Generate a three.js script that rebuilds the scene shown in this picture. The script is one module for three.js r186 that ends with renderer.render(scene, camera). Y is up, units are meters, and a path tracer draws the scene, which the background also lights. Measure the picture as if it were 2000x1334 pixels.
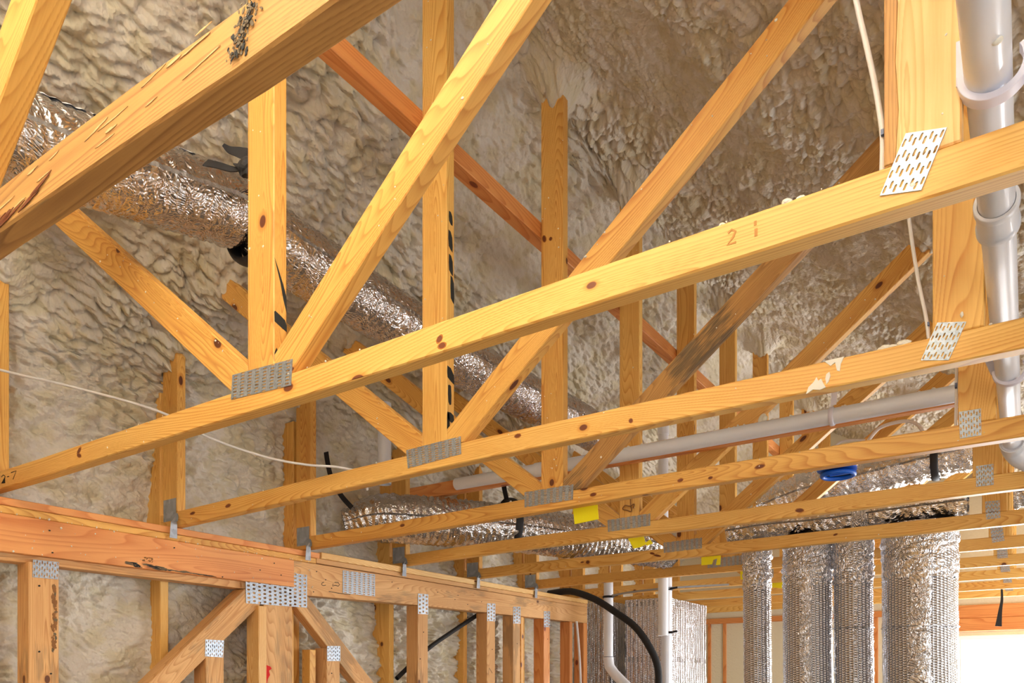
import * as THREE from 'three';
import { mergeGeometries } from 'three/addons/utils/BufferGeometryUtils.js';
import { RectAreaLightUniformsLib } from 'three/addons/lights/RectAreaLightUniformsLib.js';

/* ------------------------------------------------------------------ camera, sky, light, exposure
   x runs along the truss chords (to the right), -z runs along the wall (away), y is up.            */
const EYE = 1.5;                                    // eye height above the floor
const scene = new THREE.Scene();
const FOCAL = 1474.05, HORIZON = 1326.4;            // lens with a rise: level camera, upper part of the image circle
const camera = new THREE.PerspectiveCamera(2 * Math.atan(HORIZON / FOCAL) * 180 / Math.PI, 2000 / (2 * HORIZON), 0.05, 60);
camera.setViewOffset(2000, 2 * HORIZON, 0, 0, 2000, 1334);
camera.position.set(0, EYE, 0);
camera.rotation.set(0, 0.599, 0);
camera.updateProjectionMatrix();

const renderer = new THREE.WebGLRenderer({ antialias: true });
renderer.toneMapping = THREE.LinearToneMapping;
renderer.toneMappingExposure = 1.16;
renderer.shadowMap.enabled = true;
RectAreaLightUniformsLib.init();

scene.background = new THREE.Color(0.95, 0.98, 1.0);
scene.backgroundIntensity = 2.2;

// daylight standing in each window opening: [x, u, w, width, height, facing x, facing z, intensity]
const DAY = new THREE.Color(0.97, 0.985, 1.0);
const WINDOWS_RIGHT = [[-0.1, 1.5, 1.2], [2.2, 1.5, 1.0], [5.4, 1.9, 11]];          // [w centre, width, brightness] on the right wall
const WINDOWS_BEHIND = [[0.9, 1.9]];                     // [t centre, width] on the wall behind the camera
const WIN_LO = -0.7, WIN_HI = 0.38;                                  // sill and head above / below the eye
const WALL_R = 2.2, WALL_B = -1.3, WALL_F = 7.85;
function daylight(pos, look, w, h, power) {
  const l = new THREE.RectAreaLight(DAY, power, w, h);
  l.position.copy(pos); l.lookAt(look); scene.add(l);
  l.name = 'window_daylight';
  return l;
}
for (const [w, wid, power] of WINDOWS_RIGHT) daylight(new THREE.Vector3(WALL_R - 0.02, EYE + (WIN_LO + WIN_HI) / 2, -w), new THREE.Vector3(0, EYE + (WIN_LO + WIN_HI) / 2, -w), wid, WIN_HI - WIN_LO, power);
for (const [t, wid] of WINDOWS_BEHIND) daylight(new THREE.Vector3(t, EYE + (WIN_LO + WIN_HI) / 2, -WALL_B - 0.02), new THREE.Vector3(t, EYE + (WIN_LO + WIN_HI) / 2, 0), wid, WIN_HI - WIN_LO, 2.2);
daylight(new THREE.Vector3(0.3, EYE - 0.25, -WALL_F - 0.14), new THREE.Vector3(0.3, EYE - 0.25, 0), 1.6, 1.2, 28);

// the photographer's flash on top of the camera, turned up so that it bounces off the foam overhead
const FLASH = new THREE.Vector3(0.06, EYE + 0.16, 0.22);
const flash = new THREE.SpotLight(new THREE.Color(0.97, 0.985, 1.0), 330, 0, 0.5, 0.5, 2);
flash.position.set(FLASH.x - 0.013, FLASH.y + 0.045, FLASH.z);
flash.target.position.set(-0.55, EYE + 2.0, 0.1);
flash.castShadow = true; flash.name = 'flash_light'; scene.add(flash, flash.target);

/* ------------------------------------------------------------------ helpers */
function rng(seed) { let a = seed >>> 0; return () => { a = (a + 0x6D2B79F5) >>> 0; let t = a; t = Math.imul(t ^ (t >>> 15), t | 1); t ^= t + Math.imul(t ^ (t >>> 7), t | 61); return ((t ^ (t >>> 14)) >>> 0) / 4294967296; }; }
const R = rng(20240611);
const hash2 = (x, y, s = 0) => { let h = Math.imul(x | 0, 374761393) ^ Math.imul(y | 0, 668265263) ^ Math.imul(s | 0, 1274126177); h = Math.imul(h ^ (h >>> 13), 1274126177); h ^= h >>> 16; return (h >>> 0) / 4294967296; };
const smooth = (a) => a * a * (3 - 2 * a);
const lerp = (a, b, f) => a + (b - a) * f;
const clamp = (v, a, b) => Math.max(a, Math.min(b, v));
const sstep = (a, b, v) => smooth(clamp((v - a) / (b - a), 0, 1));
function vnoise(x, y, s = 0, px = 0, py = 0) {              // value noise, periodic when px, py are given
  let xi = Math.floor(x), yi = Math.floor(y); const fx = smooth(x - xi), fy = smooth(y - yi);
  const m = (v, p) => p ? ((v % p) + p) % p : v;
  const a = hash2(m(xi, px), m(yi, py), s), b = hash2(m(xi + 1, px), m(yi, py), s), c = hash2(m(xi, px), m(yi + 1, py), s), d = hash2(m(xi + 1, px), m(yi + 1, py), s);
  return lerp(lerp(a, b, fx), lerp(c, d, fx), fy);
}
function fbm(x, y, s = 0, oct = 4, px = 0, py = 0) { let v = 0, a = 0.5, n = 0; for (let i = 0; i < oct; i++) { v += a * vnoise(x, y, s + i, px, py); n += a; a *= 0.5; x *= 2; y *= 2; px *= 2; py *= 2; } return v / n; }
function cells(x, y, s = 0, px = 0, py = 0) {               // cellular noise: distance to nearest and second nearest point
  const xi = Math.floor(x), yi = Math.floor(y); let d1 = 9, d2 = 9, id = 0;
  for (let j = -1; j <= 1; j++) for (let i = -1; i <= 1; i++) {
    let cx = xi + i, cy = yi + j; const hx = px ? ((cx % px) + px) % px : cx, hy = py ? ((cy % py) + py) % py : cy;
    const dx = cx + hash2(hx, hy, s) - x, dy = cy + hash2(hx, hy, s + 7) - y, d = dx * dx + dy * dy;
    if (d < d1) { d2 = d1; d1 = d; id = hash2(hx, hy, s + 13); } else if (d < d2) d2 = d;
  }
  return [Math.sqrt(d1), Math.sqrt(d2), id];
}
const V = (t, u, w) => new THREE.Vector3(t, EYE + u, -w);
const taken = new Map();
function numbered(n) { const k = taken.get(n) || 0; taken.set(n, k + 1); return k ? `${n}_${String(k).padStart(3, '0')}` : n; }
function tag(o, label, category, group) { o.userData.label = label; o.userData.category = category; if (group) o.userData.group = group; return o; }
function thing(name, label, category, group) { const g = new THREE.Group(); g.name = numbered(name); scene.add(g); return tag(g, label, category, group); }
function struct(name) { const g = new THREE.Group(); g.name = numbered(name); g.userData.kind = 'structure'; scene.add(g); return g; }
function mesh(name, geo, mat, parent) {
  const m = new THREE.Mesh(geo, mat); m.castShadow = m.receiveShadow = true;
  m.name = parent === scene ? numbered(name) : name; parent.add(m); return m;
}
function single(name, geo, mat, label, category, group) { return tag(mesh(name, geo, mat, scene), label, category, group); }

/* ------------------------------------------------------------------ textures */
function tex(w, h, fn, srgb) {
  const d = new Uint8Array(w * h * 4);
  for (let y = 0; y < h; y++) for (let x = 0; x < w; x++) { const c = fn(x / w, y / h, x, y), i = (y * w + x) * 4; if (typeof c === 'number') { d[i] = d[i + 1] = d[i + 2] = clamp(c, 0, 1) * 255; } else { d[i] = clamp(c[0], 0, 255); d[i + 1] = clamp(c[1], 0, 255); d[i + 2] = clamp(c[2], 0, 255); } d[i + 3] = 255; }
  const t = new THREE.DataTexture(d, w, h); t.wrapS = t.wrapT = THREE.RepeatWrapping; t.magFilter = THREE.LinearFilter; t.minFilter = THREE.LinearMipmapLinearFilter; t.generateMipmaps = true;
  if (srgb) t.colorSpace = THREE.SRGBColorSpace; t.needsUpdate = true; return t;
}
const mix3 = (a, b, f) => [lerp(a[0], b[0], f), lerp(a[1], b[1], f), lerp(a[2], b[2], f)];
const WL = 2.4, WH = 0.4;                                   // one wood tile is 2.4 m long, 0.4 m across
function woodTex(seed, light, dark, knotC, opts = {}) {
  const r = rng(seed), knots = [];
  for (let i = 0; i < (opts.knots ?? 7); i++) knots.push([r(), r(), 0.006 + 0.008 * r(), 0.7 + 0.8 * r()]);
  const grain = opts.grain ?? 0.55, stain = opts.stain ?? 0;
  return tex(1536, 384, (u, v) => {
    const X = u * WL; let Y = v * WH, kd = 0, kr = 0;
    for (const [ku, kv, kr0, asp] of knots) {
      let dx = (u - ku); dx -= Math.round(dx); dx *= WL; let dy = v - kv; dy -= Math.round(dy); dy *= WH;
      const d = Math.hypot(dx / (1.5 * asp), dy) / kr0;
      if (d < 1) kd = Math.max(kd, sstep(1, 0.75, d)); kr = Math.max(kr, sstep(1.9, 1, d));
      Y += Math.sign(dy || 1) * kr0 * 0.9 * Math.exp(-(dx * dx) / (kr0 * kr0 * 14) - Math.abs(dy) / (kr0 * 2.2));
    }
    const bend = (fbm(u * 4, v * 2, seed, 3, 4, 2) - 0.5) * 0.022;
    // rings of a log cut lengthwise: broad cathedral arches in the heart, straight lines at the sides
    const yy = Y + bend, heart = Math.sin((v * 2 + fbm(u * 2, 0, seed + 5, 2, 2, 1) * 0.14) * Math.PI * 2) * 0.045;
    const rad = Math.hypot(heart, 0.03 + 0.05 * Math.sin(u * Math.PI * 2 + seed) ) * 1.2 + yy * 0.55;
    let ring = rad / (opts.ring ?? 0.0075); ring -= Math.floor(ring);
    let late = Math.pow(ring, 2.6) * sstep(1, 0.9, ring);
    late *= 0.5 + 0.9 * fbm(u * 14, v * 10, seed + 3, 2, 14, 10);
    const fine = fbm(u * 60, v * 260, seed + 9, 2, 60, 260) - 0.5, broad = fbm(u * 5, v * 5, seed + 21, 3, 5, 5) - 0.5;
    let c = mix3(light, dark, clamp(late * grain * 1.25 + broad * 0.5 + 0.12 + fine * 0.22, 0, 1));
    c = mix3(c, dark, kr * 0.45); c = mix3(c, knotC, kd * 0.9);
    if (stain) { const s = sstep(0.56, 0.72, fbm(u * 9, v * 4, seed + 33, 4, 9, 4) + fine * 0.25); c = mix3(c, [74, 66, 54], s * stain); }
    return c;
  }, true);
}
const texPine = woodTex(11, [240, 193, 108], [196, 124, 42], [92, 40, 14], { knots: 5 });
const texPine2 = woodTex(23, [234, 182, 96], [182, 108, 34], [86, 36, 12], { knots: 7, ring: 0.006 });
const texPale = woodTex(37, [246, 207, 140], [214, 150, 76], [120, 62, 26], { knots: 3, ring: 0.009, grain: 0.7 });
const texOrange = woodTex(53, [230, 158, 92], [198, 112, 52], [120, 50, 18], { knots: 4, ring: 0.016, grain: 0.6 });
const texStud = woodTex(67, [228, 180, 122], [186, 124, 66], [98, 52, 26], { knots: 6, ring: 0.008, stain: 0.25 });
const texGrey = woodTex(71, [206, 156, 88], [140, 92, 44], [70, 34, 14], { knots: 5, ring: 0.007, stain: 0.62 });

const bumpFoam = tex(512, 512, (u, v) => { const [a] = cells(u * 60, v * 60, 3, 60, 60); return 0.5 * (1 - a * a) + 0.5 * fbm(u * 50, v * 50, 5, 3, 50, 50); });
const colFoam = tex(512, 512, (u, v) => { const f = fbm(u * 6, v * 6, 14, 5, 6, 6), g = sstep(0.42, 0.66, fbm(u * 9, v * 9, 17, 4, 9, 9)); return mix3(mix3([229, 225, 218], [217, 209, 190], f), [212, 202, 166], g * 0.55); }, true);
const bumpCrumple = tex(1024, 1024, (u, v) => {
  const wx = fbm(u * 6, v * 6, 61, 3, 6, 6) * 1.6, wy = fbm(u * 6, v * 6, 67, 3, 6, 6) * 1.6;
  const [a, b] = cells(u * 22 + wx * 3, v * 11 + wy * 2, 3, 22, 11), [c, d] = cells(u * 56 + wy * 4, v * 30 + wx * 4, 9, 56, 30);
  return 0.55 * clamp((b - a) * 1.2, 0, 1) + 0.35 * clamp((d - c) * 1.3, 0, 1) + 0.12 * fbm(u * 80, v * 80, 12, 2, 80, 80);
});
const bumpQuilt = tex(512, 512, (u, v) => {                 // bubble foil: upright columns of small pillows
  const n = 26, m = 40, x = u * n, row = Math.floor(x), y = v * m + (row % 2) * 0.5;
  const fx = x - row - 0.5, fy = y - Math.floor(y) - 0.5, d = Math.hypot(fx, fy) * 2;
  return 0.75 * Math.sqrt(Math.max(0, 1 - d * d)) + 0.35 * fbm(u * 10, v * 7, 3, 3, 10, 7);
});
const galvTex = tex(256, 256, (u, v) => { const [a, b, id] = cells(u * 60, v * 60, 5, 60, 60); const g = 182 + 34 * id + 18 * (fbm(u * 20, v * 20, 3, 3, 20, 20) - 0.5); return [g * 0.97, g, g * 1.04]; }, true);

/* ------------------------------------------------------------------ materials */
const wood = (map, o = {}) => new THREE.MeshStandardMaterial({ map, roughness: 0.55, ...o });
const M = {
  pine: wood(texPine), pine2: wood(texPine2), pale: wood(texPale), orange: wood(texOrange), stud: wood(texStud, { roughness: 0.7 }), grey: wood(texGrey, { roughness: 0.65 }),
  foam: new THREE.MeshStandardMaterial({ map: colFoam, color: 0xf6f2ee, roughness: 0.62, bumpMap: bumpFoam, bumpScale: 0.005 }),
  foamBit: new THREE.MeshStandardMaterial({ color: 0xf2ecdc, roughness: 0.7 }),
  overspray: new THREE.MeshStandardMaterial({ color: 0xd3d5da, roughness: 0.75, bumpMap: bumpFoam, bumpScale: 0.004 }),
  foil: new THREE.MeshPhysicalMaterial({ color: 0xd9d8da, metalness: 1, roughness: 0.2, bumpMap: bumpCrumple, bumpScale: 0.0035 }),
  foilQuilt: new THREE.MeshPhysicalMaterial({ color: 0xdcdde2, metalness: 1, roughness: 0.2, bumpMap: bumpQuilt, bumpScale: 0.007 }),
  foilTape: new THREE.MeshStandardMaterial({ color: 0xe2e3e8, metalness: 1, roughness: 0.26, bumpMap: bumpCrumple, bumpScale: 0.008 }),
  galv: new THREE.MeshStandardMaterial({ map: galvTex, color: 0xdadde0, metalness: 0.62, roughness: 0.4 }),
  pvc: new THREE.MeshPhysicalMaterial({ color: 0xeaedf6, roughness: 0.32, clearcoat: 0.2 }),
  hook: new THREE.MeshStandardMaterial({ color: 0xe4e1f0, roughness: 0.4 }),
  cable: new THREE.MeshStandardMaterial({ color: 0xe8e5e4, roughness: 0.45 }),
  black: new THREE.MeshStandardMaterial({ color: 0x17161a, roughness: 0.6 }),
  hose: new THREE.MeshStandardMaterial({ color: 0x1b1a1c, roughness: 0.75 }),
  ink: new THREE.MeshStandardMaterial({ color: 0x24221f, roughness: 0.9 }),
  inkBrown: new THREE.MeshStandardMaterial({ color: 0x8a5c32, roughness: 0.9 }),
  stamp: new THREE.MeshStandardMaterial({ color: 0xb07a3e, roughness: 0.9 }), mould: new THREE.MeshStandardMaterial({ color: 0x6a5a44, roughness: 0.95 }), film: new THREE.MeshStandardMaterial({ color: 0xd8b07a, roughness: 0.8 }),
  knot: new THREE.MeshStandardMaterial({ color: 0x6e3513, roughness: 0.6 }),
  knotRim: new THREE.MeshStandardMaterial({ color: 0xa8641f, roughness: 0.6 }),
  red: new THREE.MeshStandardMaterial({ color: 0xd5180f, roughness: 0.8 }),
  yellow: new THREE.MeshStandardMaterial({ color: 0xf7e90a, roughness: 0.5 }),
  blue: new THREE.MeshStandardMaterial({ color: 0x0f5fd0, roughness: 0.4 }),
  tie: new THREE.MeshStandardMaterial({ color: 0x22305e, roughness: 0.4 }),
  concrete: new THREE.MeshStandardMaterial({ color: 0x6f6152, roughness: 0.85 }),
  board: new THREE.MeshStandardMaterial({ color: 0xcdbfa4, roughness: 0.85 }),
  frame: new THREE.MeshStandardMaterial({ color: 0xf1f2f4, roughness: 0.4 }),
  glass: new THREE.MeshPhysicalMaterial({ color: 0xffffff, transmission: 1, roughness: 0.02, thickness: 0, ior: 1.5 }),
};

/* ------------------------------------------------------------------ lumber
   plank(): an outline in a vertical plane, given thickness; grain runs along `dir`.                  */
function grainUV(g, dir, across, depth) {
  const p = g.attributes.position, n = g.attributes.normal, uv = new Float32Array(p.count * 2), ou = R(), ov = R();
  const P = new THREE.Vector3(), N = new THREE.Vector3();
  for (let i = 0; i < p.count; i++) {
    P.fromBufferAttribute(p, i); N.fromBufferAttribute(n, i);
    const a = P.dot(dir), b = P.dot(across), d = P.dot(depth), na = Math.abs(N.dot(dir)), nb = Math.abs(N.dot(across)), nd = Math.abs(N.dot(depth));
    if (na > 0.8) { uv[2 * i] = d * 0.25 / WL + ou; uv[2 * i + 1] = b / WH + ov; }
    else if (nd >= nb) { uv[2 * i] = a / WL + ou; uv[2 * i + 1] = b / WH + ov; }
    else { uv[2 * i] = a / WL + ou; uv[2 * i + 1] = (d + b) / WH + ov + 0.37; }
  }
  g.setAttribute('uv', new THREE.BufferAttribute(uv, 2)); return g;
}
function outline(pts) { const s = new THREE.Shape(); pts.forEach(([a, b], i) => i ? s.lineTo(a, b) : s.moveTo(a, b)); s.closePath(); return s; }
function slab(pts, depth, bevel = 0.0022) {
  const b = Math.min(bevel, depth * 0.3), g = new THREE.ExtrudeGeometry(outline(pts), { depth: depth - 2 * b, bevelEnabled: true, bevelThickness: b, bevelSize: b, bevelOffset: -b, bevelSegments: 1, steps: 1 });
  g.translate(0, 0, b); return g;
}
// outline in the truss plane (t, u): front face at w, going back by depth
function plankT(pts, w, depth, angle, bevel) {
  const g = slab(pts, depth, bevel); g.translate(0, EYE, -w - depth);
  const d = new THREE.Vector3(Math.cos(angle), Math.sin(angle), 0), a = new THREE.Vector3(-Math.sin(angle), Math.cos(angle), 0);
  return grainUV(g, d, a, new THREE.Vector3(0, 0, 1));
}
// outline in the wall plane (w, u): room-side face at t, going back (to -t) by depth
function plankW(pts, t, depth, angle, bevel) {
  const g = slab(pts, depth, bevel); g.rotateY(Math.PI / 2); g.translate(t - depth, EYE, 0);
  const d = new THREE.Vector3(0, Math.sin(angle), -Math.cos(angle)), a = new THREE.Vector3(0, Math.cos(angle), Math.sin(angle));
  return grainUV(g, d, a, new THREE.Vector3(1, 0, 0));
}
const rect = (a0, a1, b0, b1) => [[a0, b0], [a1, b0], [a1, b1], [a0, b1]];
const QTR = Math.PI / 2;

// punched steel plate: unit square with slots, laid on a quadrilateral; `at` maps (a, b) and depth to a point
function punched(cols, rows, slotW, slotH, stagger, quad, at, thick = 0.0016) {
  const s = outline([[0, 0], [1, 0], [1, 1], [0, 1]]);
  for (let i = 0; i < cols; i++) for (let j = 0; j < rows; j++) {
    const cx = (i + 0.5) / cols + (stagger < 0 ? (j % 2 - 0.5) * -stagger / cols : 0), cy = (j + 0.5) / rows + (stagger > 0 ? (i % 2 - 0.5) * stagger / rows : 0);
    const hw = slotW / cols / 2, hh = slotH / rows / 2, h = new THREE.Path();
    h.moveTo(cx - hw, cy - hh * 0.7); h.lineTo(cx - hw, cy + hh * 0.7); h.lineTo(cx - hw * 0.5, cy + hh); h.lineTo(cx + hw * 0.5, cy + hh); h.lineTo(cx + hw, cy + hh * 0.7); h.lineTo(cx + hw, cy - hh * 0.7); h.lineTo(cx + hw * 0.5, cy - hh); h.lineTo(cx - hw * 0.5, cy - hh); h.closePath();
    s.holes.push(h);
  }
  const g = new THREE.ExtrudeGeometry(s, { depth: 1, bevelEnabled: false }), p = g.attributes.position, uv = new Float32Array(p.count * 2), ou = R(), ov = R();
  const [A, B, C, D] = quad;                                 // top-left, top-right, bottom-right, bottom-left
  for (let i = 0; i < p.count; i++) {
    const x = p.getX(i), y = 1 - p.getY(i), z = p.getZ(i);
    const a = lerp(lerp(A[0], B[0], x), lerp(D[0], C[0], x), y), b = lerp(lerp(A[1], B[1], x), lerp(D[1], C[1], x), y), v = at(a, b, z * thick);
    p.setXYZ(i, v.x, v.y, v.z); uv[2 * i] = a / 0.25 + ou; uv[2 * i + 1] = b / 0.25 + ov;
  }
  g.setAttribute('uv', new THREE.BufferAttribute(uv, 2)); g.computeVertexNormals(); return g;
}
// flat blot with an uneven outline (paint, ink, a knot), a hair proud of the face it is on
function blot(cx, cy, rx, ry, turn, at, rough = 0.12, n = 18, seed = 1) {
  const s = [], r = rng(seed * 977 + 5); const ph = r() * 9;
  for (let i = 0; i < n; i++) { const a = i / n * Math.PI * 2, k = 1 + rough * (Math.sin(a * 2 + ph) * 0.6 + (r() - 0.5) * 1.2), x = Math.cos(a) * rx * k, y = Math.sin(a) * ry * k; s.push([cx + x * Math.cos(turn) - y * Math.sin(turn), cy + x * Math.sin(turn) + y * Math.cos(turn)]); }
  return flat(s, at);
}
function flat(pts, at, thick = 0.0006) {
  const g = new THREE.ExtrudeGeometry(outline(pts), { depth: 1, bevelEnabled: false }), p = g.attributes.position;
  for (let i = 0; i < p.count; i++) { const v = at(p.getX(i), p.getY(i), p.getZ(i) * thick); p.setXYZ(i, v.x, v.y, v.z); }
  g.computeVertexNormals(); return g;
}
// pen stroke: a ribbon along points
function stroke(pts, width, at) {
  const L = [], Rr = [];
  pts.forEach((p, i) => { const a = pts[Math.max(0, i - 1)], b = pts[Math.min(pts.length - 1, i + 1)], dx = b[0] - a[0], dy = b[1] - a[1], l = Math.hypot(dx, dy) || 1; L.push([p[0] - dy / l * width / 2, p[1] + dx / l * width / 2]); Rr.push([p[0] + dy / l * width / 2, p[1] - dx / l * width / 2]); });
  return flat([...L, ...Rr.reverse()], at);
}
const onTruss = (w) => (a, b, d) => V(a, b, w - d);                 // proud of a truss face, toward the camera
const onSide = (t) => (a, b, d) => V(t + d, b, a);                  // proud of a right-hand side face: (w, u)

/* ------------------------------------------------------------------ the shell */
const PROFILE = [[-3.2, -1.5], [-3.2, -0.6], [-3.2, 0.3], [-3.2, 0.95], [-3.17, 1.25], [-3.04, 1.44], [-2.67, 1.66], [-2.3, 1.9], [-1.95, 2.19], [-1.6, 2.42], [-1.25, 2.26], [-0.8, 1.99], [-0.35, 1.72], [0.1, 1.48], [0.8, 1.08], [1.6, 0.68], [2.2, 0.42]];
const TRUSS_W = [0.5, 1.182, 1.839, 2.557, 3.26, 3.969, 4.67, 5.37, 6.07, 6.77, 7.4];
{
  const floor = struct('floor');
  const g = new THREE.BoxGeometry(5.9, 0.15, WALL_F - WALL_B + 0.6); g.translate(-0.5, -0.075, -(WALL_F + WALL_B) / 2); mesh('slab', g, M.concrete, floor);

  // sprayed foam over the left wall and both roof slopes, one lumpy skin
  const ceiling = struct('ceiling');
  const curve = new THREE.CatmullRomCurve3(PROFILE.map(([t, u]) => new THREE.Vector3(t, u, 0)), false, 'catmullrom', 0.35);
  const len = curve.getLength(), qs = [];
  for (let q = 0; q < len;) { qs.push(q); const p = curve.getPointAt(Math.min(1, q / len)); q += p.x < -3.15 && p.y < -0.15 ? 0.05 : p.x > 0.25 ? 0.04 : 0.0066; } qs.push(len);
  const wsr = []; for (let w = WALL_B; w < WALL_F + 0.01;) { wsr.push(w); w += w < 0.35 ? 0.04 : w < 2.9 ? 0.0066 : w < 4.6 ? 0.0125 : 0.022; } wsr.push(WALL_F + 0.1);
  const Q = qs.length, N = wsr.length, pos = new Float32Array(Q * N * 3), uv = new Float32Array(Q * N * 2), idx = [];
  const lumps = [];                                          // foam piled round the wood that runs into it: [t, w, drop, radius]
  TRUSS_W.forEach((w, k) => { lumps.push([-1.555, w + 0.02, 0.10 + 0.07 * hash2(k, 1), 0.1], [-0.33, w + 0.02, 0.07, 0.11], [-2.69, w + 0.02, 0.07, 0.11], [-3.03, w + 0.02, 0.06, 0.09], [-0.12, w + 0.02, 0.07, 0.09]); });
  for (let i = 0; i < Q; i++) {
    const f = Math.min(1, qs[i] / len), p = curve.getPointAt(f), tn = curve.getTangentAt(f), nx = tn.y, ny = -tn.x;   // normal points into the room
    const q = qs[i];
    for (let j = 0; j < N; j++) {
      const w = wsr[j];
      const wq = q + (fbm(w * 5, q * 5, 31, 3) - 0.5) * 0.09 + (fbm(w * 19, q * 19, 37, 2) - 0.5) * 0.035, ww = w + (fbm(w * 5, q * 5, 47, 3) - 0.5) * 0.12 + (fbm(w * 19, q * 19, 53, 2) - 0.5) * 0.04;
      let h = -0.03 + (fbm(w * 2.1, q * 2.3, 3, 3) - 0.5) * 0.085 + (fbm(ww * 7, wq * 11, 91, 2) - 0.5) * 0.03;
      const [a, b] = cells(ww * 13, wq * 27, 5), [c] = cells(ww * 24, wq * 47, 8), [e] = cells(ww * 58, wq * 84, 21);
      const ripple = (p.x > -1.5 ? 1 - 0.45 * sstep(-1.5, -1.2, p.x) : 1) * (0.5 + 0.8 * sstep(0.3, 0.7, fbm(w * 1.7, q * 1.9, 71, 2)));
      h += (0.033 * (1 - Math.min(1, a * a)) + 0.009 * clamp((b - a) * 2, 0, 1)) * ripple;
      h += 0.028 * (1 - Math.min(1, c * c)) * ripple + 0.008 * (1 - Math.min(1, e * e));
      let drop = 0;
      if (p.y > 1) for (const [lt, lw, dr, rr] of lumps) { const dx = p.x - lt, dz = w - lw, dd = dx * dx + dz * dz; if (dd < rr * rr * 6) drop = Math.max(drop, dr * Math.exp(-dd / (rr * rr))); }
      const o = (i * N + j) * 3; pos[o] = p.x + nx * h; pos[o + 1] = EYE + p.y + ny * h - drop; pos[o + 2] = -w;
      uv[(i * N + j) * 2] = w / 0.6; uv[(i * N + j) * 2 + 1] = q / 0.6;
    }
  }
  for (let i = 0; i < Q - 1; i++) for (let j = 0; j < N - 1; j++) { const a = i * N + j, b = a + 1, c = a + N, d = c + 1; idx.push(a, c, b, b, c, d); }
  const fg = new THREE.BufferGeometry(); fg.setAttribute('position', new THREE.BufferAttribute(pos, 3)); fg.setAttribute('uv', new THREE.BufferAttribute(uv, 2)); fg.setIndex(idx); fg.computeVertexNormals();
  mesh('foam_insulation', fg, M.foam, ceiling);
  const deck = (pts) => { const g = new THREE.ExtrudeGeometry(outline(pts), { depth: WALL_F - WALL_B + 0.4, bevelEnabled: false }); g.translate(0, EYE, -WALL_F - 0.2); return g; };
  mesh('roof_deck', deck([[-3.5, 1.4], [-1.6, 2.66], [-1.6, 2.78], [-3.5, 1.52]]), M.board, ceiling);
  mesh('roof_deck', deck([[-1.6, 2.66], [2.4, 0.5], [2.4, 0.62], [-1.6, 2.78]]), M.board, ceiling);
  mesh('wall_sheathing', deck([[-3.5, -1.5], [-3.4, -1.5], [-3.4, 1.5], [-3.5, 1.5]]), M.board, ceiling);

  // the walls with their openings
  const holeIn = (s, a0, a1, b0, b1) => { const h = new THREE.Path(); h.moveTo(a0, b0); h.lineTo(a0, b1); h.lineTo(a1, b1); h.lineTo(a1, b0); h.closePath(); s.holes.push(h); };
  const gable = [[-3.4, -1.5], [2.3, -1.5], [2.3, 0.55], [-1.6, 2.66], [-3.4, 1.45]];
  const far = struct('wall_far'), fs = outline(gable); holeIn(fs, -0.53, 1.1, -0.95, 0.385);
  let g2 = new THREE.ExtrudeGeometry(fs, { depth: 0.12, bevelEnabled: false }); g2.translate(0, EYE, -WALL_F - 0.12); mesh('foam_bay', g2, new THREE.MeshStandardMaterial({ color: 0xe6dcc0, roughness: 0.8, bumpMap: bumpFoam, bumpScale: 0.003 }), far);
  for (const t of [-2.82, -2.655, -1.9, -1.2, -0.62]) mesh('stud', plankT(rect(t, t + 0.035, -1.5, 0.6), WALL_F - 0.012, 0.02, QTR), M.orange, far);
  mesh('top_plate', plankT(rect(-3.1, -0.55, 0.585, 0.64), WALL_F - 0.04, 0.05, 0), M.orange, far);
  mesh('window_header', plankT(rect(-0.62, 1.25, 0.54, 0.655), WALL_F - 0.05, 0.06, 0), M.orange, far);
  mesh('window_header', plankT(rect(-0.62, 1.25, 0.425, 0.538), WALL_F - 0.06, 0.07, 0), M.orange, far);
  const back = struct('wall_behind'), bs = outline(gable); for (const [t, wd] of WINDOWS_BEHIND) holeIn(bs, t - wd / 2, t + wd / 2, WIN_LO, WIN_HI);
  g2 = new THREE.ExtrudeGeometry(bs, { depth: 0.12, bevelEnabled: false }); g2.translate(0, EYE, -WALL_B); mesh('boarding', g2, M.board, back);
  const right = struct('wall_right'), rs = outline([[WALL_B - 0.1, -1.5], [WALL_F + 0.1, -1.5], [WALL_F + 0.1, 0.55], [WALL_B - 0.1, 0.55]]); for (const [w, wd] of WINDOWS_RIGHT) holeIn(rs, w - wd / 2, w + wd / 2, WIN_LO, WIN_HI);
  g2 = new THREE.ExtrudeGeometry(rs, { depth: 0.12, bevelEnabled: false }); g2.rotateY(Math.PI / 2); g2.translate(WALL_R, EYE, 0); mesh('boarding', g2, M.board, right);

  // plain frames in the openings behind and to the right of the camera
  let wn = 2;
  const opening = (a0, a1, place) => { const wdw = struct('window_' + wn++), f = outline(rect(a0, a1, WIN_LO, WIN_HI)); holeIn(f, a0 + 0.035, a1 - 0.035, WIN_LO + 0.035, WIN_HI - 0.035); const fg2 = new THREE.ExtrudeGeometry(f, { depth: 0.04, bevelEnabled: false }); place(fg2); mesh('window_frame', fg2, M.frame, wdw); };
  for (const [t, wd] of WINDOWS_BEHIND) opening(t - wd / 2, t + wd / 2, (q) => q.translate(0, EYE, -WALL_B + 0.05));
  for (const [w, wd] of WINDOWS_RIGHT) opening(w - wd / 2, w + wd / 2, (q) => { q.rotateY(Math.PI / 2); q.translate(WALL_R + 0.05, EYE, 0); });
  // the window in the far wall
  const win = struct('window_1'), fr = outline(rect(-0.53, 1.1, -0.95, 0.385)); holeIn(fr, -0.49, 1.06, -0.91, 0.35);
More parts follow.
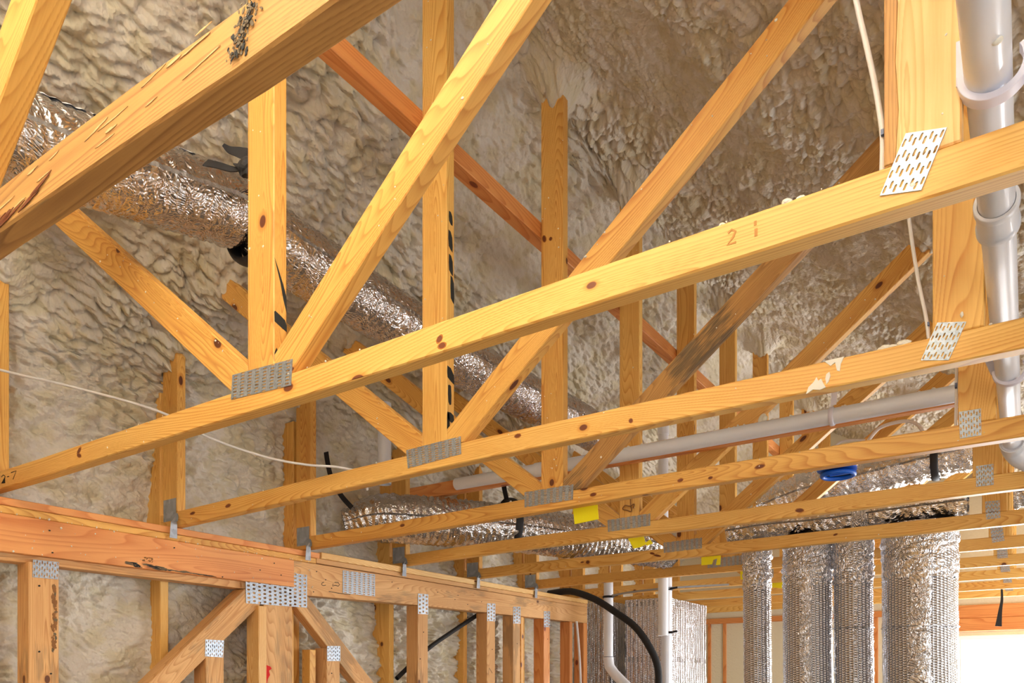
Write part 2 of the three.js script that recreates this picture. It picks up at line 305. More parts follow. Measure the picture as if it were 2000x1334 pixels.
  g2 = new THREE.ExtrudeGeometry(fr, { depth: 0.05, bevelEnabled: false }); g2.translate(0, EYE, -WALL_F - 0.08); mesh('window_frame', g2, M.frame, win);
  g2 = new THREE.BoxGeometry(1.55, 1.26, 0.004); g2.translate(0.285, EYE - 0.28, -WALL_F - 0.06); mesh('pane', g2, M.glass, win);
}
console.log('shell');

/* ------------------------------------------------------------------ roof trusses */
const TH = 0.039;                                              // lumber thickness
const foamU = (t) => { for (let i = 3; i < PROFILE.length - 1; i++) { const [a, b] = PROFILE[i], [c, d] = PROFILE[i + 1]; if (t >= a && t <= c && c > a) return lerp(b, d, (t - a) / (c - a)); } return 1.4; };
const CHORD_TOP = [
  [[-3.1, 0.735], [-1.27, 0.737], [-0.925, 0.727], [-0.67, 0.715], [2.1, 0.715]],
  [[-3.1, 0.737], [-2.72, 0.731], [-1.96, 0.729], [-1.22, 0.724], [-0.69, 0.726], [2.1, 0.725]],
  [[-3.1, 0.708], [-2.4, 0.718], [-1.89, 0.726], [-1.44, 0.732], [-0.7, 0.731], [2.1, 0.73]],
  [[-3.1, 0.717], [-2.4, 0.722], [-1.68, 0.73], [-1.18, 0.741], [-0.4, 0.743], [2.1, 0.743]],
  [[-3.1, 0.718], [-2.6, 0.727], [-2.2, 0.735], [-0.91, 0.738], [-0.1, 0.745], [2.1, 0.743]],
  [[-3.1, 0.72], [-2.7, 0.731], [-1.46, 0.731], [-0.6, 0.74], [2.1, 0.743]],
];
const TRUSS_LABEL = [
  'weathered truss nearest the camera, its stained chord crossing the top left corner',
  'truss with the long bright chord running from the left edge to the upper right corner',
  'truss with white foam smeared on its chord and black paint dashes on its king post',
  'truss with a greyed right diagonal and dark mould marks along its chord',
  'truss right behind the pipe and its board, with a wire twist on its king post',
  'truss whose chord crosses just above the tops of the four upright foil ducts',
  'truss just behind the four upright foil ducts',
  'seventh truss counted from the bright long chord, seen between the upright foil ducts',
  'eighth truss counted from the bright long chord, seen right of the widest upright duct',
  'last truss but one before the far window wall',
  'last truss, right in front of the orange header over the far window',
];
const chordMat = TRUSS_W.map((w, k) => k === 0 ? M.grey : k % 3 ? M.pine : M.pine2);
const webMat = TRUSS_W.map((w, k) => k % 2 ? M.pine2 : M.pine);
const KING_PLATE = [null,
  [[-1.664, 0.771], [-1.434, 0.757], [-1.44, 0.696], [-1.67, 0.71]], [[-1.672, 0.746], [-1.447, 0.751], [-1.445, 0.696], [-1.665, 0.686]], [[-1.683, 0.757], [-1.456, 0.757], [-1.459, 0.698], [-1.683, 0.696]],
  [[-1.668, 0.765], [-1.447, 0.77], [-1.447, 0.714], [-1.665, 0.708]], [[-1.682, 0.763], [-1.46, 0.769], [-1.46, 0.711], [-1.679, 0.706]]];
const RIGHT_PLATE = [null,
  [[-0.14, 0.762], [-0.09, 0.75], [-0.121, 0.676], [-0.173, 0.687]], [[-0.158, 0.759], [-0.105, 0.747], [-0.137, 0.674], [-0.189, 0.686]], [[-0.165, 0.78], [-0.11, 0.779], [-0.109, 0.702], [-0.162, 0.702]],
  [[-0.156, 0.784], [-0.102, 0.784], [-0.101, 0.708], [-0.155, 0.708]], [[-0.155, 0.791], [-0.1, 0.79], [-0.098, 0.713], [-0.151, 0.711]], [[-0.16, 0.788], [-0.106, 0.79], [-0.097, 0.718], [-0.151, 0.712]], [[-0.15, 0.78], [-0.099, 0.781], [-0.094, 0.723], [-0.148, 0.722]]];
const DIAG = Math.atan(0.8);
// foam crumbs: many specks stuck to a board, merged as one part
const crumb = new THREE.IcosahedronGeometry(1, 1);
function crumbs(list, parent) {
  const gs = list.map(([p, r]) => { const g = crumb.clone(); g.scale(r * (0.7 + R() * 0.7), r * (0.7 + R() * 1.0), r * (0.6 + R() * 0.5)); g.rotateZ(R() * 6); g.translate(p.x, p.y, p.z); return g; });
  const m = mesh('foam_specks', mergeGeometries(gs), M.foamBit, parent); m.userData.kind = 'stuff'; m.userData.label = 'white specks of spray foam'; return m;
}
const trusses = [];
TRUSS_W.forEach((w, k) => {
  const T = thing('roof_truss', TRUSS_LABEL[k], 'truss', 'roof trusses in a row'); trusses.push(T);
  const top = CHORD_TOP[k] || [[-3.1, 0.725], [-2.6, 0.732], [-0.4, 0.742], [2.1, 0.745]];
  const topAt = (t) => { for (let i = 0; i < top.length - 1; i++) if (t <= top[i + 1][0]) return lerp(top[i][1], top[i + 1][1], (t - top[i][0]) / (top[i + 1][0] - top[i][0])); return top[top.length - 1][1]; };
  const h = k === 0 ? 0.066 : 0.063, bow = [];
  for (let i = 0; i <= 26; i++) { const t = lerp(-3.1, 2.1, i / 26); bow.push([t, topAt(t)]); }
  mesh('bottom_chord', plankT([...bow, ...bow.slice().reverse().map(([t, u]) => [t, u - h])], w, TH, 0, 0.003), chordMat[k], T);
  const c = topAt(-1.55) + 0.0005, kl = -1.605, kr = -1.504;
  mesh('king_post', plankT(rect(kl, kr, c, foamU(-1.55) + 0.02), w, TH, QTR), webMat[k], T);
  // diagonals, cut against the king post and the chord
  const uR = (t) => 0.781 + 0.79 * (t + 1.508), uL = (t) => 0.781 + 0.8 * (-1.603 - t), gap = 0.105;
  const tr = -0.24, tl = -2.86;
  const cr = topAt(-1.4) + 0.0005, cl = topAt(-1.7) + 0.0005;
  const rd = [[kr + 0.001, cr], [-1.508 + (cr + gap - 0.781) / 0.79, cr], [tr, uR(tr) - gap], [tr - 0.06, uR(tr - 0.06)], [kr + 0.001, Math.max(uR(kr), cr + 0.01)]];
  mesh('diagonal_web', plankT(rd, w, TH, DIAG), k === 3 ? M.grey : M.pine2, T);
  const ld = [[kl - 0.001, cl], [kl - 0.001, Math.max(uL(kl), cl + 0.01)], [tl + 0.06, uL(tl + 0.06)], [tl, uL(tl) - gap], [-1.603 - (cl + gap - 0.781) / 0.8, cl]];
  mesh('diagonal_web', plankT(ld, w, TH, -DIAG), M.pine2, T);
  // uprights at both ends
  mesh('end_post', plankT(rect(-0.167, -0.073, topAt(-0.12) + 0.0005, foamU(-0.12) + 0.03), w, TH, QTR), k === 1 ? M.pale : M.pine, T);
  mesh('end_post', plankT(rect(k === 1 ? -3.09 : -3.079, k === 1 ? -3.02 : -2.971, topAt(-3.02) + 0.0005, foamU(-3.02) + 0.02), w, TH, QTR), M.pine2, T);
  if (k === 1) mesh('waney_edge', plankT([[-0.1675, 0.727], [-0.153, 0.727], [-0.149, 0.8], [-0.153, 0.87], [-0.15, 0.95], [-0.158, 1.02], [-0.154, 1.2], [-0.156, 1.4], [-0.1675, 1.4]], w - 0.0015, 0.004, QTR, 0.001), M.grey, T);
  // punched plates
  const at = onTruss(w - 0.0002);
  if (k > 0 && k < 8) mesh('connector_plate', punched(8, 8, 0.5, 0.45, 0.5, KING_PLATE[k] || KING_PLATE[5], at), M.galv, T);
  if (k > 0) mesh('connector_plate', punched(8, 4, 0.5, 0.52, 0.26, RIGHT_PLATE[k] || RIGHT_PLATE[7], at), M.galv, T);
  // specks of foam on the faces toward the camera
  if (k > 0 && k < 6) {
    const L = [], n = [0, 90, 80, 60, 40, 26][k];
    for (let i = 0; i < n; i++) {
      const s = R(), r = 0.0012 + 0.0022 * R() * R();
      if (s < 0.4) { const t = lerp(-2.9, 0.05, R()); L.push([V(t, topAt(t) - (R() < 0.45 ? 0 : R() * 0.06), w + (R() < 0.4 ? 0.006 : -0.0005)), r]); }
      else if (s < 0.62) L.push([V(lerp(kl, kr, R()), lerp(0.8, 2.2, R()), w - 0.0005), r]);
      else if (s < 0.8) { const t = lerp(-1.45, -0.45, R()); L.push([V(t, uR(t) - gap * R(), w - 0.0005), r]); }
      else if (s < 0.92) { const t = lerp(-2.6, -1.7, R()); L.push([V(t, uL(t) - gap * R() * 0.9, w - 0.0005), r]); }
      else L.push([V(lerp(-0.165, -0.08, R()), lerp(0.76, 1.4, R()), w - 0.0005), r]);
    }
    crumbs(L, T);
  }
});
console.log('trusses');
// what is printed, painted or grown on the near trusses
const partOf = (k, name) => trusses[k].children.find((c) => c.name === name);
function knot(T, w, t, u, rx, ry, turn, seed) { const m = mesh('knot', blot(t, u, rx, ry, turn, onTruss(w - 0.0002), 0.08, 20, seed), M.knot, T); mesh('knot_rim', blot(t, u, rx * 1.3, ry * 1.35, turn, onTruss(w + 0.0001), 0.1, 20, seed + 3), M.knotRim, T); }
{
  const W1 = TRUSS_W[1], W2 = TRUSS_W[2], W3 = TRUSS_W[3], W4 = TRUSS_W[4], W5 = TRUSS_W[5];
  for (const [k, t, u, rx, ry, turn] of KNOTS()) knot(partOf(k, u > 0.8 ? 'king_post' : 'bottom_chord'), TRUSS_W[k], t, u, rx, ry, turn, Math.round((t + u) * 997));
  // black paint on the right-hand sides of the king posts
  const s1 = onSide(-1.504), s2 = onSide(-1.504);
  const k1 = partOf(1, 'king_post'), k2 = partOf(2, 'king_post');
  mesh('paint_mark', flat([[W1 + 0.001, 0.889], [W1 + 0.004, 0.892], [W1 + 0.02, 0.886], [W1 + 0.033, 0.88], [W1 + 0.0385, 0.868], [W1 + 0.0385, 0.853], [W1 + 0.026, 0.857], [W1 + 0.012, 0.862], [W1 + 0.002, 0.866]], s1), M.ink, k1);
  mesh('paint_mark', flat([[W1 + 0.002, 1.02], [W1 + 0.012, 1.0], [W1 + 0.028, 0.965], [W1 + 0.037, 0.94], [W1 + 0.038, 0.9], [W1 + 0.028, 0.93], [W1 + 0.02, 0.965], [W1 + 0.01, 0.995]], s1), M.ink, k1);
  mesh('paint_mark', flat([[W1 + 0.002, 0.79], [W1 + 0.008, 0.804], [W1 + 0.012, 0.795], [W1 + 0.006, 0.775], [W1 + 0.002, 0.77]], s1), M.ink, k1);
  for (const [a0, a1, u0, u1, sl] of [[0.003, 0.016, 0.745, 0.835, 0], [0.004, 0.037, 0.815, 0.84, -0.004], [0.008, 0.024, 0.868, 0.925, 0], [0.004, 0.038, 0.945, 0.985, -0.02], [0.02, 0.038, 1.2, 1.275, -0.02], [0.012, 0.032, 1.285, 1.34, -0.018], [0.01, 0.03, 1.36, 1.415, -0.018], [0.012, 0.03, 1.44, 1.475, -0.01]]) {
    const am = (a0 + a1) / 2, um = (u0 + u1) / 2;
    mesh('paint_mark', flat([[W2 + a0, u1], [W2 + am, u1 + 0.003 + sl * 0.3], [W2 + a1 - 0.002, u1 + sl], [W2 + a1, um + sl], [W2 + a1 - 0.001, u0 + sl * 0.5], [W2 + am, u0 - 0.004], [W2 + a0 + 0.001, u0 + 0.004], [W2 + a0 - 0.001, um]], s2), M.ink, k2);
  }
  // mould and pale film on the weathered chord nearest the camera
  const c0 = onTruss(TRUSS_W[0]), b0 = partOf(0, 'bottom_chord'), r0 = rng(91);
  for (let i = 0; i < 130; i++) { const f = r0(), t = lerp(-0.665, -0.7, f) + (r0() - 0.5) * 0.05 * r0(), u = lerp(0.714, 0.662, f) + (r0() - 0.5) * 0.01; mesh('mould_spot', blot(t, u, 0.001 + 0.0034 * r0() * r0(), 0.001 + 0.0034 * r0() * r0(), r0() * 3, (a, b, d) => V(a, b, TRUSS_W[0] - d - 0.0004 - i * 0.00002), 0.5, 10, i + 7), i % 3 ? M.mould : M.ink, b0); }
  for (let i = 0; i < 16; i++) { const t = lerp(-1.25, -0.75, r0()), u = lerp(0.68, 0.73, r0()) ; mesh('foam_film', blot(t, u, 0.012 + 0.014 * r0(), 0.0006 + 0.0008 * r0(), 0.02 + r0() * 0.1, (a, b, d) => V(a, b, TRUSS_W[0] - d - i * 0.00002), 0.6, 14, i + 70), M.film, b0); }
  for (let i = 0; i < 14; i++) { const t = lerp(-1.3, -1.12, r0()); mesh('split', blot(t, 0.684 + (t + 1.2) * 0.02 + (r0() - 0.5) * 0.012, 0.018 + 0.02 * r0(), 0.0011 + 0.0012 * r0(), 0.12 + r0() * 0.15, (a, b, d) => V(a, b, TRUSS_W[0] - d - 0.0008 - i * 0.00002), 0.3, 12, i + 170), M.knot, b0); }
  // pencilled figures at the left end of the bright chord, stamped figures near its middle
  const c1 = onTruss(W1);
  mesh('pencil_figure', stroke([[-2.985, 0.712], [-2.97, 0.717], [-2.955, 0.71], [-2.96, 0.698], [-2.985, 0.69], [-2.955, 0.688]], 0.003, c1), M.ink, partOf(1, 'bottom_chord'));
  mesh('pencil_figure', stroke([[-2.94, 0.706], [-2.925, 0.705]], 0.003, c1), M.ink, partOf(1, 'bottom_chord'));
  mesh('pencil_figure', stroke([[-2.91, 0.716], [-2.87, 0.716], [-2.895, 0.69]], 0.003, c1), M.ink, partOf(1, 'bottom_chord'));
  mesh('stamped_figure', stroke([[-0.392, 0.707], [-0.386, 0.711], [-0.38, 0.706], [-0.384, 0.698], [-0.393, 0.689], [-0.379, 0.689]], 0.0035, c1), M.stamp, partOf(1, 'bottom_chord'));
  mesh('stamped_figure', stroke([[-0.349, 0.712], [-0.349, 0.705]], 0.004, c1), M.stamp, partOf(1, 'bottom_chord'));
  mesh('stamped_figure', stroke([[-0.348, 0.7], [-0.348, 0.688]], 0.0045, c1), M.stamp, partOf(1, 'bottom_chord'));
}
function KNOTS() {
  return [[1, -0.985, 0.69, 0.0075, 0.0055, 0.7], [1, -0.978, 0.675, 0.0085, 0.0055, 0], [1, -2.44, 0.712, 0.012, 0.0055, 0.5], [1, -2.44, 0.697, 0.012, 0.005, -0.3],
    [2, -1.235, 0.714, 0.0095, 0.005, 0.1], [2, -0.872, 0.688, 0.005, 0.005, 0.5], [2, -2.62, 0.688, 0.014, 0.006, 0.1], [2, -2.86, 0.688, 0.014, 0.005, 0.1],
    [3, -1.37, 0.705, 0.011, 0.006, 0.1], [3, -1.02, 0.708, 0.009, 0.005, 0.1], [3, -0.91, 0.7, 0.007, 0.004, 0], [3, -2.35, 0.7, 0.011, 0.006, 0], [3, -0.74, 0.712, 0.014, 0.006, 0.1],
    [4, -0.78, 0.7, 0.014, 0.007, -0.1], [5, -1.75, 0.71, 0.012, 0.005, -0.2], [5, -1.72, 0.695, 0.018, 0.005, -0.25], [5, -0.78, 0.712, 0.009, 0.004, 0.3], [5, -2.2, 0.7, 0.01, 0.004, 0],
    [3, -1.59, 1.755, 0.007, 0.012, 0.3], [3, -1.56, 1.745, 0.006, 0.006, 0]];
}

/* ------------------------------------------------------------------ more helpers: tubes, foil, ribbons */
const path3 = (pts) => new THREE.CatmullRomCurve3(pts.map(([t, u, w]) => V(t, u, w)), false, 'centripetal');
function tube(pts, r, seg = 40, rad = 14) { return new THREE.TubeGeometry(path3(pts), seg, r, rad, false); }
// a wrinkled sleeve of foil along a path; `rad(f)` is its radius, `squash` flattens it upright
function sleeve(pts, rad, o = {}) {
  const c = path3(pts), L = c.getLength(), n = o.seg ?? Math.ceil(L / 0.008), m = o.around ?? 56, F = c.computeFrenetFrames(n, false), pos = [], uv = [], idx = [], amp = o.amp ?? 0.006, seed = o.seed ?? 1;
  const up = new THREE.Vector3(0, 1, 0), side = new THREE.Vector3(), top = new THREE.Vector3();
  for (let i = 0; i <= n; i++) {
    const f = i / n, p = c.getPointAt(f), tg = F.tangents[i], r0 = typeof rad === 'function' ? rad(f) : rad;
    if (Math.abs(tg.y) < 0.95) { side.crossVectors(tg, up).normalize(); top.crossVectors(side, tg).normalize(); } else { side.set(1, 0, 0); top.crossVectors(side, tg).normalize(); side.crossVectors(tg, top).normalize(); }
    for (let j = 0; j <= m; j++) {
      const jj = o.arc ? j : j % m, a = o.arc ? lerp(o.arc[0], o.arc[1], j / m) : jj / m * Math.PI * 2, X = f * L, A = o.arc ? a / Math.PI / 2 : jj / m;
      const warp = fbm(X * 9, A * 6, seed, 3, 0, 6) * 0.05;
      const rib = Math.sin((X + warp) * Math.PI * 2 / (o.pitch ?? 0.034)), [c1, c2] = cells((X + warp) * 30, A * 16, seed + 2, 0, 16);
      const h = amp * (0.45 * rib * (o.rib ?? 1) + 1.0 * (clamp((c2 - c1) * 1.3, 0, 1) - 0.4) + 0.8 * (fbm(X * 20, A * 10, seed + 8, 3, 0, 10) - 0.5));
      const r = r0 + h, cx = Math.cos(a) * r, cy = Math.sin(a) * r * (o.squash ?? 1);
      pos.push(p.x + side.x * cx + top.x * cy, p.y + side.y * cx + top.y * cy, p.z + side.z * cx + top.z * cy);
      uv.push(A * 2 * Math.PI * 0.1 / 0.5 * (o.uvA ?? 1), X / 0.5);
    }
  }
  for (let i = 0; i < n; i++) for (let j = 0; j < m; j++) { const a = i * (m + 1) + j, b = a + 1, d = a + m + 1, e = d + 1; idx.push(a, b, d, b, e, d); }
  const g = new THREE.BufferGeometry(); g.setAttribute('position', new THREE.Float32BufferAttribute(pos, 3)); g.setAttribute('uv', new THREE.Float32BufferAttribute(uv, 2)); g.setIndex(idx); g.computeVertexNormals();
  if (o.arc) return g;
  // close the seam between the first and last column
  const N = g.attributes.normal; for (let i = 0; i <= n; i++) { const a = i * (m + 1), b = a + m; const v = new THREE.Vector3(N.getX(a) + N.getX(b), N.getY(a) + N.getY(b), N.getZ(a) + N.getZ(b)).normalize(); N.setXYZ(a, v.x, v.y, v.z); N.setXYZ(b, v.x, v.y, v.z); }
  return g;
}
// a flat band of given width along points, `normal` says which way its face looks
function band(pts, width, thick, normal) {
  const c = path3(pts), n = Math.max(12, pts.length * 8), pos = [], idx = [], N = new THREE.Vector3(...normal).normalize();
  for (let i = 0; i <= n; i++) {
    const p = c.getPointAt(i / n), t = c.getTangentAt(i / n), a = new THREE.Vector3().crossVectors(t, N).normalize(), m = new THREE.Vector3().crossVectors(a, t).normalize(), wd = typeof width === 'function' ? width(i / n) : width;
    for (const [x, y] of [[-1, -1], [1, -1], [1, 1], [-1, 1]]) pos.push(p.x + a.x * x * wd / 2 + m.x * y * thick / 2, p.y + a.y * x * wd / 2 + m.y * y * thick / 2, p.z + a.z * x * wd / 2 + m.z * y * thick / 2);
  }
  for (let i = 0; i < n; i++) for (let j = 0; j < 4; j++) { const a = i * 4 + j, b = i * 4 + (j + 1) % 4; idx.push(a, b, a + 4, b, b + 4, a + 4); }
  idx.push(0, 2, 1, 0, 3, 2); const e = n * 4; idx.push(e, e + 1, e + 2, e, e + 2, e + 3);
  let g = new THREE.BufferGeometry(); g.setAttribute('position', new THREE.Float32BufferAttribute(pos, 3)); g.setIndex(idx); g = g.toNonIndexed(); g.computeVertexNormals(); return g;
}
function ring(t, u, w, r, tubeR, axis, arc = Math.PI * 2, from = 0, flatW = 1) {   // band round a pipe that runs along w ('w') or along t ('t')
  const g = new THREE.TorusGeometry(r, tubeR, 10, 40, arc); g.rotateZ(from); g.scale(1, 1, flatW); if (axis === 't') g.rotateY(Math.PI / 2); if (axis === 'u') g.rotateX(Math.PI / 2);
  g.translate(t, EYE + u, -w); return g;
}
function blob(t, u, w, r, seed, sx = 1, sy = 1, sz = 1) {
  const g = new THREE.IcosahedronGeometry(1, 3), p = g.attributes.position;
  for (let i = 0; i < p.count; i++) { const x = p.getX(i), y = p.getY(i), z = p.getZ(i), k = 0.75 + 0.5 * fbm(x * 2 + 9 + seed, y * 2 + z * 1.7 + 5, seed, 3); p.setXYZ(i, x * r * k * sx, y * r * k * sy, z * r * k * sz); }
  g.computeVertexNormals(); g.translate(t, EYE + u, -w); return g;
}

/* ------------------------------------------------------------------ left-hand framed wall under the trusses */
const TW = -2.974, WD = 0.09;
{
  const wall = struct('wall_left');
  const put = (name, pts, t, d, ang, m) => mesh(name, plankW(pts, t, d, ang), m, wall);
  put('top_plate', rect(-0.6, 2.622, 0.6135, 0.641), TW, WD, 0, M.orange);
  put('top_plate', rect(2.63, 5.45, 0.6145, 0.647), TW + 0.004, WD, 0, M.pale);
  put('top_plate', rect(-0.6, 2.6, 0.585, 0.6125), TW - 0.003, WD, 0, M.pine2);
  put('top_plate', rect(2.6, 5.45, 0.588, 0.6135), TW, WD, 0, M.stud);
  put('header_board', [[-0.6, 0.443], [2.449, 0.45], [2.449, 0.582], [-0.6, 0.582]], TW + 0.012, 0.03, 0, M.orange);
  put('header_beam', [[-0.6, 0.425], [2.45, 0.418], [3.3, 0.437], [5.45, 0.458], [5.45, 0.587], [-0.6, 0.584]], TW - 0.02, WD - 0.02, 0, M.stud);
  put('header_beam_face', [[2.452, 0.416], [3.3, 0.436], [5.449, 0.457], [5.449, 0.587], [2.452, 0.583]], TW, 0.0195, 0, M.stud);
  // posts and studs: [w0, w1, top, material, room-side face]
  for (const [w0, w1, top, m, t0 = TW, dep = WD] of [[1.265, 1.368, 0.424, M.stud], [2.236, 2.281, 0.342, M.pale, TW + 0.02], [2.283, 2.451, 0.415, M.stud, TW - 0.004], [1.976, 2.066, 0.16, M.stud], [2.667, 2.757, 0.16, M.stud], [2.582, 2.622, 0.15, M.pine2, TW - 0.03, 0.06], [2.455, 2.49, 0.413, M.pine2, TW - 0.04, 0.05],
    [3.369, 3.461, 0.436, M.stud], [4.06, 4.154, 0.442, M.stud], [4.369, 4.46, 0.446, M.stud], [4.5, 4.535, 0.446, M.pine2, TW - 0.02, 0.07], [4.776, 4.863, 0.45, M.orange], [5.164, 5.205, 0.453, M.orange], [5.389, 5.448, 0.456, M.orange]])
    put('stud', rect(w0, w1, -1.5, top), t0, dep, QTR, m);
  // knee braces
  put('knee_brace', [[2.175, 0.415], [1.37, -0.34], [1.37, -0.452], [2.259, 0.347], [2.27, 0.415]], TW, WD, 0.76, M.stud);
  put('knee_brace', [[2.466, 0.415], [2.476, 0.352], [3.367, -0.492], [3.367, -0.362], [2.546, 0.413]], TW, 0.06, -0.78, M.stud);
  // punched plates: quads in (w, u), top-left first
  const at = (a, b, d) => V(TW + 0.0006 + d, b, a), at2 = (a, b, d) => V(TW + 0.001 + d, b, a);
  const plates = [[[1.279, 0.433], [1.368, 0.435], [1.364, 0.37], [1.277, 0.369], 10, 3], [[2.176, 0.52], [2.537, 0.52], [2.537, 0.357], [2.181, 0.35], 12, 9], [[2.776, 0.572], [3.013, 0.578], [3.013, 0.456], [2.776, 0.453], 7, 10], [[1.973, 0.174], [2.065, 0.173], [2.06, 0.097], [1.971, 0.1], 9, 4], [[2.668, 0.17], [2.758, 0.173], [2.758, 0.095], [2.668, 0.093], 7, 4],
    [[3.369, 0.506], [3.461, 0.509], [3.461, 0.389], [3.369, 0.385], 3, 5], [[4.06, 0.505], [4.154, 0.511], [4.154, 0.391], [4.06, 0.387], 3, 5], [[4.369, 0.507], [4.46, 0.514], [4.46, 0.394], [4.369, 0.39], 3, 5], [[4.776, 0.505], [4.863, 0.511], [4.863, 0.392], [4.776, 0.388], 3, 5]];
  plates.forEach(([a, b, c, d, nx, ny], i) => { const m = mesh('connector_plate', punched(nx, ny, i < 3 || i > 4 ? 0.5 : 0.4, 0.5, 0.3, [a, b, c, d], i === 1 ? at2 : at, 0.0016), M.galv, wall); });
  // nail heads, mould, paint, pencil
  const nails = [[1.33, 0.545], [1.34, 0.465], [1.82, 0.552], [2.33, 0.552], [2.37, 0.5], [2.25, 0.51], [2.05, 0.455], [2.6, 0.545], [2.66, 0.51], [2.7, 0.47], [2.58, 0.44], [3.15, 0.55], [3.2, 0.52], [3.55, 0.53], [3.75, 0.53], [3.72, 0.5], [4.0, 0.51], [3.85, 0.48]];
  for (const [w, u] of nails) mesh('nail_head', blot(w, u, 0.004, 0.0028, 0.2, (a, b, d) => V((a < 2.45 ? TW + 0.0121 : TW + 0.0002) + d, b, a), 0.1, 10, Math.round(w * 100)), M.ink, wall);
  for (const [w, u] of [[1.3, 0.34], [1.34, 0.02], [1.3, 0.1], [2.7, 0.03], [3.42, 0.28], [3.39, 0.12], [4.12, 0.2], [4.42, 0.25], [4.83, 0.3]]) mesh('nail_head', blot(w, u, 0.004, 0.0035, 0.2, at, 0.1, 10, Math.round(w * 100)), M.ink, wall);
  const ob = (a, b, d) => V(TW + 0.0122 + d, b, a);
  { const r1 = rng(31);
    for (let i = 0; i < 46; i++) { const f = r1(), w = lerp(1.62, 2.0, f); mesh('mould_stain', blot(w, 0.4525 + (1 - f) * 0.02 * r1(), 0.008 + 0.018 * r1(), 0.0012 + 0.0034 * r1() * (1 - f * 0.7), 0.02 - 0.1 * r1(), (a, b, d) => ob(a, b, d + i * 0.00002), 0.4, 12, i + 9), i % 2 ? M.ink : M.mould, wall); }
    for (let i = 0; i < 12; i++) mesh('mould_stain', blot(1.71 + 0.05 * (r1() - 0.5), 0.488 + 0.016 * (r1() - 0.5), 0.002 + 0.005 * r1(), 0.0015 + 0.002 * r1(), r1(), (a, b, d) => ob(a, b, d + 0.001 + i * 0.00002), 0.4, 12, i + 3), M.inkBrown, wall);
    for (let i = 0; i < 60; i++) { const f = r1(); mesh('mould_stain', blot(1.352 + 0.012 * (r1() - 0.5), lerp(0.11, 0.34, f), 0.002 + 0.004 * r1(), 0.003 + 0.012 * r1(), (r1() - 0.5) * 0.3, (a, b, d) => at(a, b, d + i * 0.00002), 0.45, 12, i + 5), i % 4 ? M.inkBrown : M.mould, wall); } }
  mesh('red_paint', flat([[2.284, 0.07], [2.3, 0.066], [2.32, 0.06], [2.328, 0.05], [2.312, 0.04], [2.318, 0.02], [2.305, 0.0], [2.3, -0.03], [2.284, -0.05]], (a, b, d) => V(TW - 0.0036 + d, b, a)), M.red, wall);
  mesh('pencil_figure', stroke([[2.648, 0.496], [2.635, 0.49], [2.632, 0.482], [2.645, 0.478], [2.66, 0.482]], 0.003, at), M.ink, wall);
  mesh('pencil_figure', stroke([[2.71, 0.495], [2.705, 0.482], [2.725, 0.488], [2.745, 0.486], [2.755, 0.494], [2.745, 0.505], [2.72, 0.503]], 0.003, at), M.ink, wall);
  mesh('pencil_figure', stroke([[2.68, 0.452], [2.75, 0.449], [2.83, 0.449]], 0.003, at), M.ink, wall);
  mesh('pencil_figure', stroke([[4.075, 0.03], [4.085, 0.075], [4.12, 0.04]], 0.003, at), M.ink, wall);
  const L = []; for (let i = 0; i < 90; i++) { const w = lerp(1.1, 2.6, R()), s = R(); L.push([s < 0.5 ? V(TW + 0.012, 0.585, w) : V(TW + 0.0125, lerp(0.45, 0.58, R()), w), 0.0012 + 0.0028 * R() * R()]); } crumbs(L, wall);
  // tall studs of the outer wall behind it, foam between them
  const outer = struct('wall_outer');
  TRUSS_W.slice(1).forEach((w, k) => { mesh('stud', (() => { const g = slab(rect(-3.27, -3.1, -1.5, 1.32), TH); g.translate(0, EYE, -w - TH); return grainUV(g, new THREE.Vector3(0, 1, 0), new THREE.Vector3(1, 0, 0), new THREE.Vector3(0, 0, 1)); })(), k % 2 ? M.pine : M.pine2, outer); });
}
console.log('wall');
// galvanised ties that hold the truss ends down on the wall
const TIE_LABEL = ['', '', 'twisted steel tie at the wall end of the foam-smeared chord', 'twisted steel tie at the wall end of the mould-marked chord', 'twisted steel tie third along the wall plate from the left', 'twisted steel tie fourth along the wall plate from the left', 'twisted steel tie fifth along the wall plate, beside the black hose'];
for (let k = 2; k <= 6; k++) {
  const w = TRUSS_W[k], T = thing('truss_tie', TIE_LABEL[k], 'metal tie', 'ties along the wall plate');
  mesh('nailing_plate', flat(rect(-3.07, -2.978, 0.675, 0.768), onTruss(w - 0.0005), 0.0016), M.galv, T);
  const ws = w - 0.042;
  const sp = mesh('strap', flat([[ws, 0.592], [ws + 0.034, 0.592], [ws + 0.034, 0.655], [ws + 0.026, 0.685], [ws + 0.006, 0.657]], (a, b, d) => V(TW + 0.0145 + d, b, a), 0.0016), M.galv, T);
  mesh('twist', band([[-2.985, 0.7, w - 0.004], [-2.968, 0.68, w - 0.012], [-2.957, 0.66, ws + 0.02]], 0.03, 0.0016, [0.5, 0.1, 0.85]), M.galv, T);
  for (const [du, dw] of [[0.602, 0.012], [0.628, 0.02]]) mesh('nail_head', blot(ws + dw, du, 0.004, 0.004, 0, (a, b, d) => V(TW + 0.0162 + d, b, a), 0, 10, 2), M.galv, sp);
}

/* ------------------------------------------------------------------ braces across the trusses */
{
  const g = slab([[-0.2, 1.765], [6.6, 1.765], [6.6, 1.83], [-0.2, 1.83]], 0.055); g.rotateY(Math.PI / 2); g.translate(-1.6625, EYE, 0);
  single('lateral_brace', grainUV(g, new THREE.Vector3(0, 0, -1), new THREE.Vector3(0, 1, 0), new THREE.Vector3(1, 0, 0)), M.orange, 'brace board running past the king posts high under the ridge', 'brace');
  single('pipe_board', plankT(rect(-2.9, -0.2, 1.012, 1.085), 3.215, 0.038, 0), M.orange, 'long board behind the level white pipe, nailed across the webs', 'brace');
}

